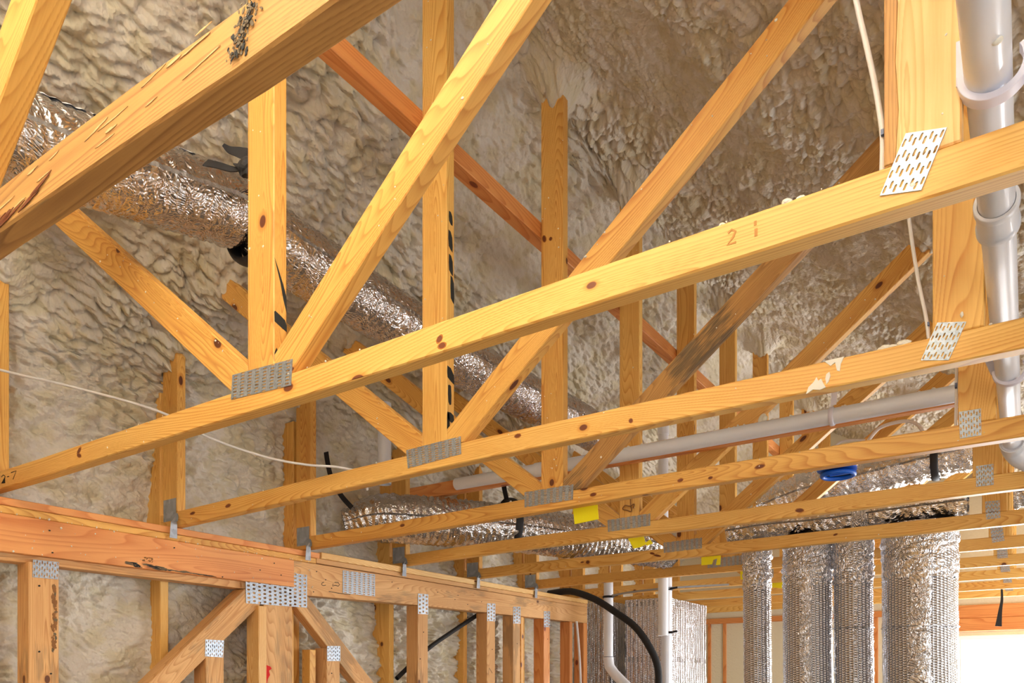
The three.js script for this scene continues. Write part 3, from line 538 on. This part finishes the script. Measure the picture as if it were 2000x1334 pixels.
/* ------------------------------------------------------------------ foil ducts */
{
  const d1 = thing('flexible_duct', 'foil flexible duct slung under the roof at the upper left', 'duct');
  mesh('foil_sleeve', sleeve([[-2.0, 1.27, 0.2], [-2.0, 1.3, 0.8], [-2.0, 1.37, 1.15], [-2.0, 1.425, 1.42], [-2.0, 1.405, 1.6], [-2.0, 1.385, 1.9], [-2.0, 1.37, 2.3], [-2.0, 1.36, 2.9], [-2.0, 1.38, 3.5], [-2.0, 1.38, 4.2]], (f) => 0.105 - 0.03 * Math.exp(-Math.pow((f * 4.0 + 0.2 - 1.49) / 0.035, 2)), { amp: 0.0055, seed: 4, pitch: 0.026, rib: 0.8 }), M.foil, d1);
  mesh('foam_overspray', sleeve([[-2.0, 1.27, 0.2], [-2.0, 1.3, 0.8], [-2.0, 1.37, 1.15], [-2.0, 1.42, 1.38]], 0.1075, { amp: 0.003, seed: 6, arc: [0.9, 2.0], around: 24 }), M.overspray, d1);
  mesh('foam_overspray', sleeve([[-2.0, 1.405, 1.6], [-2.0, 1.385, 1.9], [-2.0, 1.37, 2.3]], 0.1075, { amp: 0.003, seed: 8, arc: [1.2, 1.75], around: 16 }), M.overspray, d1);
  const st = thing('hanging_strap', 'black plastic strap knotted round the upper left foil duct beside the king post', 'strap');
  mesh('loop', ring(-2.0, 1.405, 1.49, 0.098, 0.012, 'w', Math.PI * 2, 0, 2.2), M.black, st);
  mesh('tie', band([[-1.93, 1.47, 1.46], [-1.8, 1.42, 1.34], [-1.73, 1.37, 1.25], [-1.69, 1.34, 1.236]], 0.034, 0.003, [0.6, 0.5, 0.6]), M.black, st);
  mesh('tail', band([[-1.69, 1.335, 1.235], [-1.675, 1.36, 1.235], [-1.71, 1.385, 1.235], [-1.755, 1.41, 1.235], [-1.78, 1.432, 1.235]], (f) => 0.034 * (1 - 0.75 * f * f), 0.003, [0.1, 0.3, 1]), M.black, st);
  mesh('tail', band([[-1.69, 1.335, 1.236], [-1.74, 1.352, 1.236], [-1.8, 1.385, 1.236], [-1.862, 1.417, 1.236]], (f) => 0.016 + 0.008 * f, 0.003, [0.2, 0.5, 1]), M.black, st);
  mesh('knot', blob(-1.683, 1.335, 1.237, 0.026, 5, 1, 1, 0.7), M.black, st);

  const d2 = thing('flexible_duct', 'foil flexible duct lying across the chords behind the wall plate', 'duct');
  mesh('foil_sleeve', sleeve([[-3.02, 0.83, 2.83], [-2.92, 0.865, 2.93], [-2.7, 0.87, 3.2], [-2.45, 0.87, 3.62], [-2.3, 0.87, 4.0], [-2.1, 0.865, 4.35], [-1.92, 0.85, 4.62]], (f) => 0.145 * (0.55 + 0.45 * sstep(0, 0.1, f)), { amp: 0.009, seed: 9, pitch: 0.036, around: 72, squash: 0.9 }), M.foil, d2);
  const s2 = thing('hanging_strap', 'black strap round the foil duct that lies across the chords', 'strap');
  mesh('loop', (() => { const g = ring(0, 0, 0, 0.152, 0.006, 'w', Math.PI * 2, 0, 4); g.translate(0, -EYE, 0); g.rotateY(-0.52); g.translate(-2.47, EYE + 0.885, -3.58); return g; })(), M.black, s2);
  mesh('tail', band([[-2.44, 1.02, 3.52], [-2.41, 1.08, 3.45], [-2.39, 1.13, 3.42]], 0.03, 0.003, [0.2, 0, 1]), M.black, s2);
  const s3 = thing('hanging_strap', 'short black strap nailed to the tall stud above the foil duct', 'strap');
  mesh('strap', band([[-3.06, 1.2, 2.74], [-3.05, 1.15, 2.74], [-3.03, 1.06, 2.75], [-2.99, 0.97, 2.78], [-2.93, 0.9, 2.8]], 0.026, 0.003, [0.4, 0, 1]), M.black, s3);

  // manifold above the upright ducts, and the four uprights
  const mf = thing('manifold_duct', 'crinkled foil duct lying across the tops of the four upright ducts', 'duct');
  mesh('foil_sleeve', sleeve([[-1.42, 0.85, 4.33], [-1.2, 0.86, 4.33], [-0.9, 0.855, 4.33], [-0.55, 0.865, 4.33], [-0.24, 0.87, 4.33]], 0.1, { amp: 0.012, seed: 15, pitch: 0.16, around: 64 }), M.foil, mf);
  mesh('tape_band', ring(-0.72, 0.86, 4.33, 0.104, 0.004, 't', Math.PI * 2, 0, 9), M.foilTape, mf);
  mesh('end_cap', blob(-1.4, 0.86, 4.33, 0.095, 7, 0.4, 1, 1), M.foilTape, mf);
  const fan = thing('flexible_duct', 'grey silver flexible duct higher up behind the blue ring', 'duct');
  mesh('foil_sleeve', sleeve([[-1.45, 1.12, 5.02], [-1.2, 1.19, 5.03], [-0.8, 1.24, 5.03], [-0.4, 1.29, 5.03], [-0.02, 1.33, 5.03]], 0.115, { amp: 0.011, seed: 22, pitch: 0.13 }), M.foil, fan);
  mesh('black_band', ring(-0.44, 1.285, 5.03, 0.122, 0.007, 't', Math.PI * 2, 0, 3), M.black, fan);
  const end = thing('flexible_duct', 'shiny foil duct end showing right of the end posts', 'duct');
  mesh('foil_sleeve', sleeve([[-0.055, 0.9, 4.4], [0.1, 0.9, 4.4], [0.3, 0.92, 4.4], [0.6, 0.95, 4.4]], 0.07, { amp: 0.008, seed: 25 }), M.foil, end);
  const D = [[-1.268, 0.0757, 'slimmest and leftmost of the four upright foil ducts'], [-0.995, 0.128, 'second upright foil duct from the left, with a wavy seam'], [-0.762, 0.096, 'third upright foil duct from the left, taped at mid height'], [-0.452, 0.172, 'widest upright foil duct, beside the far window']];
  D.forEach(([t, r, label], i) => {
    const d = thing('upright_duct', label, 'duct', 'upright foil ducts');
    mesh('quilted_wrap', sleeve([[t, -1.5, 4.33], [t, -0.8, 4.33], [t + 0.004, -0.1, 4.33], [t, 0.3, 4.33], [t, 0.72, 4.33]], r, { amp: 0.0035, seed: 40 + i, rib: 0.15, pitch: 0.3, seg: 200, uvA: r / 0.1, around: 80 }), M.foilQuilt, d);
    mesh('crimped_top', sleeve([[t, 0.5, 4.33], [t, 0.6, 4.33], [t, 0.7, 4.33], [t, 0.78, 4.33]], (f) => r - 0.002 + 0.006 * Math.sin(f * 3.1), { amp: 0.011, seed: 50 + i, pitch: 0.21, rib: 0.4, uvA: r / 0.1 }), M.foilTape, d);
    if (i > 1) mesh('tape_band', ring(t, i === 3 ? 0.26 : 0.27, 4.33, r + 0.003, 0.003, 'u', Math.PI * 2, 0, 1), M.foilTape, d);
    // crumpled seam running down the front
    mesh('seam', sleeve([[t + r * 0.1, -1.4, 4.33 - r + 0.012], [t + r * 0.16, -0.3, 4.33 - r + 0.012], [t + r * 0.08, 0.2, 4.33 - r + 0.012], [t + r * 0.14, 0.6, 4.33 - r + 0.012]], r * 0.3, { amp: 0.007, seed: 60 + i, pitch: 0.05, squash: 0.35, around: 28, seg: 160, uvA: 0.4 }), M.foilTape, d);
  });
  // boxed supply plenums behind the end of the framed wall
  const box = (t0, t1, w0, w1, u1) => {                        // box wrapped in ribbed, crumpled foil
    const g = new THREE.BoxGeometry(t1 - t0, 1.5 + u1, w1 - w0, Math.ceil((t1 - t0) / 0.009), 150, Math.ceil((w1 - w0) / 0.012)), p = g.attributes.position, uvv = g.attributes.uv, n = g.attributes.normal;
    g.translate((t0 + t1) / 2, EYE + (u1 - 1.5) / 2, -(w0 + w1) / 2);
    for (let i = 0; i < p.count; i++) {
      const side = Math.abs(n.getX(i)) > 0.5, a = side ? p.getZ(i) : p.getX(i), y = p.getY(i), [c1, c2] = cells(a * 26 + fbm(a * 20, y * 20, 8, 2), y * 13, 4);
      uvv.setXY(i, a / 0.55, y / 0.55);
      const k = 0.0035 * Math.sin(a / 0.036 * Math.PI * 2 + 2 * fbm(a * 6, y * 9, 3, 2)) + 0.009 * clamp((c2 - c1) * 1.2, 0, 1) * sstep(0.35, 0.65, fbm(a * 5, y * 5, 19, 2)) + 0.006 * fbm(a * 9, y * 7, 2, 3);
      p.setXYZ(i, p.getX(i) + n.getX(i) * k, y, p.getZ(i) + n.getZ(i) * k);
    }
    g.computeVertexNormals(); return g;
  };
  const p1 = thing('plenum_box', 'tall foil-wrapped plenum box between the two white pipes', 'duct');
  mesh('quilted_wrap', box(-2.751, -2.377, 5.7, 6.55, 0.655), M.foilQuilt, p1);
  for (const [u, m] of [[0.62, M.foilTape], [0.16, M.foilTape]]) { const g = new THREE.BoxGeometry(0.382, 0.045, 0.858); g.translate(-2.564, EYE + u, -6.125); mesh('tape_band', g, m, p1); }
  mesh('corner_bead', sleeve([[-2.377, -1.5, 5.7], [-2.377, -0.4, 5.7], [-2.377, 0.2, 5.7], [-2.377, 0.65, 5.7]], 0.035, { amp: 0.012, seed: 71, pitch: 0.06, around: 28, seg: 160, uvA: 0.4 }), M.foilTape, p1);
  const p2 = thing('plenum_box', 'narrow foil-wrapped plenum box at the end of the framed wall', 'duct');
  mesh('quilted_wrap', box(-3.07, -2.84, 5.6, 5.86, 0.64), M.foilQuilt, p2);
}
console.log('ducts');

/* ------------------------------------------------------------------ pipes, hose, cables */
{
  // drain along the end posts, resting over the chords
  const dp = thing('drain_pipe', 'thick white plastic drain pipe running away along the right-hand end posts', 'pipe');
  mesh('pipe', tube([[-0.0426, 0.8, 0.1], [-0.0426, 0.8, 1.2], [-0.0426, 0.8, 2.2], [-0.0426, 0.8, 3.06]], 0.0272, 60, 40), M.pvc, dp);
  mesh('coupling', (() => { const g = new THREE.LatheGeometry([[0.028, -0.045], [0.0325, -0.045], [0.034, -0.043], [0.034, -0.03], [0.0315, -0.028], [0.0315, 0.028], [0.034, 0.03], [0.034, 0.043], [0.0325, 0.045], [0.028, 0.045]].map(([a, b]) => new THREE.Vector2(a, b)), 48); g.rotateX(QTR); g.translate(-0.0426, EYE + 0.8, -1.545); return g; })(), M.pvc, dp);
  mesh('elbow', tube([[-0.0426, 0.8, 3.04], [-0.0426, 0.8, 3.1], [-0.04, 0.795, 3.14], [-0.02, 0.77, 3.165], [0.02, 0.745, 3.17], [0.08, 0.73, 3.17]], 0.034, 40, 40), M.pvc, dp);
  mesh('elbow_collar', (() => { const g = new THREE.CylinderGeometry(0.037, 0.037, 0.025, 40); g.rotateX(QTR); g.translate(-0.0426, EYE + 0.8, -3.06); return g; })(), M.pvc, dp);
  const foamOnPipe = [[-0.0145, 0.812, 0.95], [-0.014, 0.806, 1.0], [-0.03, 0.776, 1.09], [-0.055, 0.776, 0.95], [-0.016, 0.793, 1.32]];
  crumbs(foamOnPipe.map(([t, u, w]) => [V(t, u, w), 0.004]), dp);
  const hk = (name, label, w, r, arm) => {
    const h = thing(name, label, 'pipe hanger', 'hooks on the drain pipe');
    const g = new THREE.ExtrudeGeometry((() => { const s = new THREE.Shape(); s.absarc(0, 0, r + 0.007, Math.PI * 0.98, Math.PI * 2.16, false); s.absarc(0, 0, r, Math.PI * 2.16, Math.PI * 0.98, true); s.closePath(); return s; })(), { depth: 0.018, bevelEnabled: true, bevelSize: 0.0012, bevelThickness: 0.0012, bevelSegments: 2, curveSegments: 40 });
    g.translate(-0.0426 + 0.006, EYE + 0.803, -w); mesh('hook', g, M.hook, h);
    if (arm) mesh('arm', band(arm, 0.016, 0.005, [0, 0.2, 1]), M.hook, h);
  };
  hk('pipe_hook', 'white plastic hook round the drain pipe at the topmost right corner', 1.19, 0.034, [[-0.0715, 0.8, 1.182], [-0.0715, 0.83, 1.182], [-0.0715, 0.86, 1.182]]);
  hk('pipe_hook', 'white plastic hook round the drain pipe below the foam-smeared chord', 2.36, 0.032, [[-0.072, 0.805, 2.352], [-0.085, 0.83, 2.3], [-0.1, 0.86, 2.24]]);

  const wp = thing('vent_pipe', 'long white pipe hung level across the middle trusses on plastic clips', 'pipe');
  mesh('pipe', tube([[-2.5, 1.034, 3.14], [-1.5, 1.026, 3.14], [-0.6, 1.026, 3.14], [-0.19, 1.026, 3.14]], 0.031, 60, 36), M.pvc, wp);
  mesh('coupling', (() => { const g = new THREE.CylinderGeometry(0.0345, 0.0345, 0.1, 36); g.rotateZ(QTR); g.translate(-1.95, EYE + 1.03, -3.14); return g; })(), M.pvc, wp);
  crumbs(Array.from({ length: 40 }, () => { const t = lerp(-2.4, -0.25, R()); return [V(t, 1.056, 3.14 - 0.01 * R()), 0.003 + 0.004 * R()]; }), wp);
  crumbs([[V(-0.9, 1.07, 3.14), 0.016], [V(-0.885, 1.066, 3.13), 0.012]], wp);
  for (const [t, label] of [[-0.63, 'lilac plastic clip on the level white pipe, right of centre'], [-1.86, 'lilac plastic clip on the level white pipe, left of the third king post'], [-1.1, 'lilac plastic clip on the level white pipe, near the greyed diagonal']]) {
    if (t === -1.1) continue;
    const h = thing('pipe_clip', label, 'pipe clip', 'clips on the level pipe');
    mesh('ring', ring(t, 1.026, 3.14, 0.0335, 0.0035, 't', Math.PI * 2, 0, 2.6), M.hook, h);
    mesh('tab', band([[t + 0.012, 1.06, 3.11], [t + 0.013, 1.09, 3.11], [t + 0.014, 1.13, 3.12]], 0.02, 0.004, [0, 0, 1]), M.hook, h);
  }
  const vp = thing('vent_pipe', 'short upright white pipe left of the second king post', 'pipe');
  mesh('pipe', tube([[-2.888, 1.06, 3.0], [-2.888, 1.2, 3.0], [-2.888, 1.5, 3.0]], 0.037, 20, 28), M.pvc, vp);
  const vq = thing('vent_pipe', 'upright grey pipe with a coupling far behind the level white pipe', 'pipe');
  mesh('pipe', tube([[-2.079, 0.3, 4.9], [-2.079, 0.9, 4.9], [-2.079, 1.7, 4.9]], 0.035, 20, 24), M.pvc, vq);
  mesh('coupling', (() => { const g = new THREE.CylinderGeometry(0.04, 0.04, 0.06, 28); g.translate(-2.079, EYE + 1.72, -4.9); return g; })(), M.pvc, vq);
  // two condensate pipes at the plenums
  const q1 = thing('drain_pipe', 'white upright pipe at the end of the framed wall, bending at its foot', 'pipe');
  mesh('pipe', tube([[-2.654, 0.8, 5.2], [-2.654, 0.45, 5.2], [-2.654, 0.15, 5.2]], 0.036, 20, 28), M.pvc, q1);
  mesh('elbow', tube([[-2.654, 0.17, 5.2], [-2.654, 0.12, 5.2], [-2.63, 0.07, 5.2], [-2.58, 0.02, 5.2], [-2.45, -0.1, 5.2], [-2.36, -0.2, 5.2], [-2.34, -0.4, 5.2], [-2.34, -1.5, 5.2]], 0.039, 24, 28), M.pvc, q1);
  mesh('glue_line', ring(-2.654, 0.17, 5.2, 0.0385, 0.002, 'u'), M.tie, q1);
  const q2 = thing('drain_pipe', 'white upright pipe with a black tie, right of the foil plenum front', 'pipe');
  mesh('pipe', tube([[-2.18, 0.8, 5.2], [-2.18, 0.3, 5.2], [-2.18, -1.5, 5.2]], 0.039, 20, 28), M.pvc, q2);
  for (const [t, u] of [[-2.654, 0.63], [-2.18, 0.655], [-2.18, 0.34]]) {
    const z = thing('zip_tie', t < -2.5 ? 'black tie round the pipe with the bent foot' : u > 0.5 ? 'upper black tie on the pipe right of the plenum front' : 'lower black tie on the pipe right of the plenum front', 'cable tie', 'ties on the white pipes');
    mesh('band', ring(t, u, 5.2, 0.041, 0.004, 'u', Math.PI * 2, 0, 2.2), M.black, z);
    mesh('tail', band([[t + 0.035, u, 5.17], [t + 0.07, u + 0.002, 5.16], [t + 0.1, u + 0.006, 5.16]], 0.014, 0.003, [0, 0, 1]), M.black, z);
  }
  single('hanger_strap', band([[-2.6, 0.634, 5.15], [-2.45, 0.65, 5.16], [-2.22, 0.658, 5.15], [-2.05, 0.665, 5.2], [-1.75, 0.672, 5.3]], 0.014, 0.002, [0, 0, 1]), M.galv, 'thin metal strap tying the two white pipes to the chord', 'strap');
  single('black_hose', tube([[-3.1, 0.67, 5.05], [-2.96, 0.678, 5.05], [-2.877, 0.67, 5.05], [-2.699, 0.604, 5.06], [-2.528, 0.499, 5.06], [-2.363, 0.379, 5.06], [-2.26, 0.237, 5.07], [-2.2, 0.097, 5.08], [-2.19, -0.1, 5.08], [-2.2, -0.6, 5.06], [-2.2, -1.48, 5.04]], 0.026, 80, 20), M.hose, 'black insulated hose arching from the wall plate down to the pipes', 'hose');

  single('conduit', tube([[-3.083, 0.469, 4.173], [-3.083, 0.428, 4.085], [-3.083, 0.300, 3.811], [-3.083, 0.186, 3.583], [-3.083, 0.004, 3.306]], 0.014, 40, 14), M.hose, 'black conduit slanting down behind the studs of the framed wall', 'conduit');
  single('white_wire', tube([[-3.1, 1.13, 0.93], [-2.79, 1.017, 1.1], [-2.596, 0.963, 1.25], [-2.365, 0.881, 1.42], [-2.31, 0.827, 1.54], [-2.206, 0.779, 1.701], [-2.073, 0.747, 1.771], [-1.97, 0.735, 1.83], [-1.93, 0.72, 1.88], [-1.9, 0.66, 1.89]], 0.0042, 90, 8), M.cable, 'thin white wire drooping from the left edge to the second chord', 'wire');
  const c1 = thing('white_cable', 'white cable stapled to the pale end post in the upper right', 'cable'), c2 = thing('white_cable', 'white cable hanging beside the second end post', 'cable'), c3 = thing('white_cable', 'white cable looping up over the mould-marked chord', 'cable'), c4 = thing('white_cable', 'small white cable arc lying left of the cable loop', 'cable'), c5 = thing('white_cable', 'white cable hanging beside the third end post', 'cable');
  mesh('sheath', tube([[-0.24, 1.2, 1.23], [-0.212, 1.018, 1.23], [-0.199, 0.95, 1.23], [-0.187, 0.884, 1.23], [-0.1785, 0.827, 1.225], [-0.174, 0.79, 1.215], [-0.1745, 0.72, 1.21]], 0.0042, 40, 10), M.cable, c1);
  mesh('staple', new THREE.BoxGeometry(0.004, 0.008, 0.01).translate(-0.1735, EYE + 0.793, -1.21), M.tie, c1);
  mesh('sheath', tube([[-0.222, 1.08, 1.89], [-0.217, 1.019, 1.89], [-0.202, 0.9, 1.89], [-0.183, 0.79, 1.88], [-0.175, 0.72, 1.87]], 0.004, 40, 10), M.cable, c2);
  mesh('staple', new THREE.BoxGeometry(0.004, 0.008, 0.01).translate(-0.178, EYE + 0.775, -1.875), M.tie, c2);
  mesh('sheath', tube([[-0.56, 0.95, 3.4], [-0.543, 0.981, 3.4], [-0.518, 1.012, 3.4], [-0.499, 1.028, 3.4], [-0.448, 1.039, 3.4], [-0.393, 1.035, 3.4], [-0.36, 1.014, 3.4], [-0.342, 0.98, 3.4], [-0.335, 0.95, 3.4]], 0.007, 50, 10), M.cable, c3);
  mesh('sheath', tube([[-0.69, 0.97, 3.4], [-0.672, 0.982, 3.4], [-0.652, 0.996, 3.4], [-0.612, 0.998, 3.4], [-0.553, 0.987, 3.4]], 0.005, 30, 10), M.cable, c4);
  mesh('sheath', tube([[-0.178, 1.06, 2.6], [-0.174, 0.98, 2.6], [-0.174, 0.86, 2.6], [-0.176, 0.74, 2.6]], 0.0045, 30, 10), M.cable, c5);
  mesh('staple', new THREE.BoxGeometry(0.006, 0.014, 0.014).translate(-0.1745, EYE + 0.87, -2.592), M.tie, c5);
  single('bent_wire', tube([[-1.545, 0.86, 3.254], [-1.543, 0.82, 3.252], [-1.54, 0.79, 3.252], [-1.56, 0.797, 3.25], [-1.583, 0.806, 3.25], [-1.572, 0.821, 3.25], [-1.545, 0.815, 3.248], [-1.524, 0.822, 3.25], [-1.53, 0.802, 3.25]], 0.0028, 60, 8), M.inkBrown, 'twist of rusty wire hooked on the fourth king post', 'wire');
  single('thin_cable', tube([[-2.86, -1.4, 5.14], [-2.86, -0.2, 5.14], [-2.87, 0.1, 5.14], [-2.88, 0.25, 5.14], [-2.9, 0.45, 5.14]], 0.009, 30, 10), M.cable, 'white cable hanging down between the last studs of the framed wall', 'cable');
  // dark strap hanging at the far window
  single('hanging_strap', band([[-0.16, 0.7, 6.8], [-0.158, 0.6, 6.8], [-0.168, 0.52, 6.8], [-0.18, 0.4, 6.8]], (f) => 0.014 + 0.03 * f * f, 0.004, [0, 0, 1]), M.black, 'black strap end hanging in front of the far window header', 'strap');
}

/* ------------------------------------------------------------------ the photographer's flash, just behind the lens */
{
  const f = thing('camera_flash', 'black flash unit with its head turned up, behind the camera', 'flash');
  mesh('body', new THREE.BoxGeometry(0.07, 0.1, 0.05).translate(FLASH.x - 0.01, FLASH.y - 0.09, FLASH.z), M.black, f);
  const head = new THREE.BoxGeometry(0.075, 0.06, 0.05); head.rotateZ(0.3); head.translate(FLASH.x, FLASH.y, FLASH.z); mesh('head', head, M.black, f);
  const lens = new THREE.BoxGeometry(0.066, 0.004, 0.042); lens.translate(0, 0.033, 0); lens.rotateZ(0.3); lens.translate(FLASH.x, FLASH.y, FLASH.z);
  mesh('lens', lens, new THREE.MeshStandardMaterial({ color: 0xffffff, emissive: 0xffffff, emissiveIntensity: 1 }), f);
}

/* ------------------------------------------------------------------ tags, ring, foam clumps */
{
  const tags = [[2.598, [[-1.483, 0.678], [-1.374, 0.678], [-1.372, 0.62], [-1.479, 0.613]], 'largest yellow tag, hanging under the mould-marked chord'], [3.301, [[-1.581, 0.674], [-1.499, 0.674], [-1.491, 0.638], [-1.52, 0.627], [-1.555, 0.624]], 'torn yellow tag hanging over the shiny foil duct'], [3.302, [[-1.494, 0.645], [-1.468, 0.658], [-1.455, 0.638], [-1.486, 0.631]], 'small yellow scrap right of the torn yellow tag'], [4.01, [[-1.478, 0.677], [-1.369, 0.677], [-1.375, 0.62], [-1.4, 0.62], [-1.39, 0.655], [-1.412, 0.65], [-1.42, 0.626], [-1.481, 0.626]], 'yellow tag with a torn notch, left of the slim upright duct'], [4.712, [[-1.485, 0.68], [-1.455, 0.68], [-1.455, 0.624], [-1.485, 0.625]], 'narrow yellow tag half hidden by the slim upright duct'], [5.411, [[-1.53, 0.69], [-1.397, 0.69], [-1.397, 0.632], [-1.53, 0.652]], 'yellow tag seen between the two leftmost upright ducts']];
  for (const [w, pts, label] of tags) single('yellow_tag', flat(pts, (a, b, d) => V(a, b, w + d + (0.678 - b) * 0.12), 0.002), M.yellow, label, 'tag', 'yellow tags under the chords');

  const bl = thing('ceiling_ring', 'blue plastic ring hung under the mould-marked chord', 'electrical ring');
  mesh('flange', new THREE.CylinderGeometry(0.062, 0.062, 0.006, 40).scale(1, 1, 1.3).translate(-0.53, EYE + 0.708, -2.72), M.blue, bl);
  mesh('rim', ring(-0.53, 0.693, 2.74, 0.05, 0.008, 'u'), M.blue, bl);
  mesh('hollow', new THREE.CylinderGeometry(0.046, 0.046, 0.004, 32).translate(-0.53, EYE + 0.7, -2.74), M.black, bl);
  mesh('bridge', new THREE.BoxGeometry(0.06, 0.006, 0.012).translate(-0.525, EYE + 0.694, -2.735), M.blue, bl);

  // foam smeared and piled on the second chord, and lumps on the others
  const smear = onTruss(TRUSS_W[2]);
  const P2 = trusses[2];
  mesh('foam_smear', flat([[-0.425, 0.664], [-0.42, 0.678], [-0.408, 0.688], [-0.402, 0.698], [-0.398, 0.688], [-0.392, 0.692], [-0.388, 0.682], [-0.382, 0.67], [-0.395, 0.667], [-0.41, 0.671]], smear, 0.003), M.foamBit, P2);
  mesh('foam_smear', flat([[-0.383, 0.69], [-0.381, 0.7], [-0.374, 0.704], [-0.372, 0.694], [-0.376, 0.682], [-0.381, 0.677]], smear, 0.002), M.foamBit, P2);
  mesh('foam_smear', flat([[-0.386, 0.731], [-0.372, 0.717], [-0.362, 0.722], [-0.358, 0.703], [-0.352, 0.7], [-0.35, 0.716], [-0.343, 0.731]], smear, 0.002), M.foamBit, P2);
  [[-0.262, 0.733, 1.85, 0.01], [-0.244, 0.733, 1.85, 0.007], [-0.224, 0.734, 1.85, 0.0105]].forEach(([t, u, w, r], i) => mesh('foam_lump', blob(t, u, w, r, i + 3, 1.5, 0.8, 1), M.foamBit, P2));
  [[-0.404, 0.728, 1.19, 0.004], [-0.303, 0.727, 1.187, 0.006], [-0.284, 0.729, 1.195, 0.0055]].forEach(([t, u, w, r], i) => mesh('foam_lump', blob(t, u, w, r, i + 13, 1.4, 0.9, 1), M.foamBit, trusses[1]));
  mesh('foam_lump', blob(-0.113, 0.763, 1.834, 0.004, 33, 0.8, 1.5, 1), M.foamBit, P2);
}

renderer.render(scene, camera);
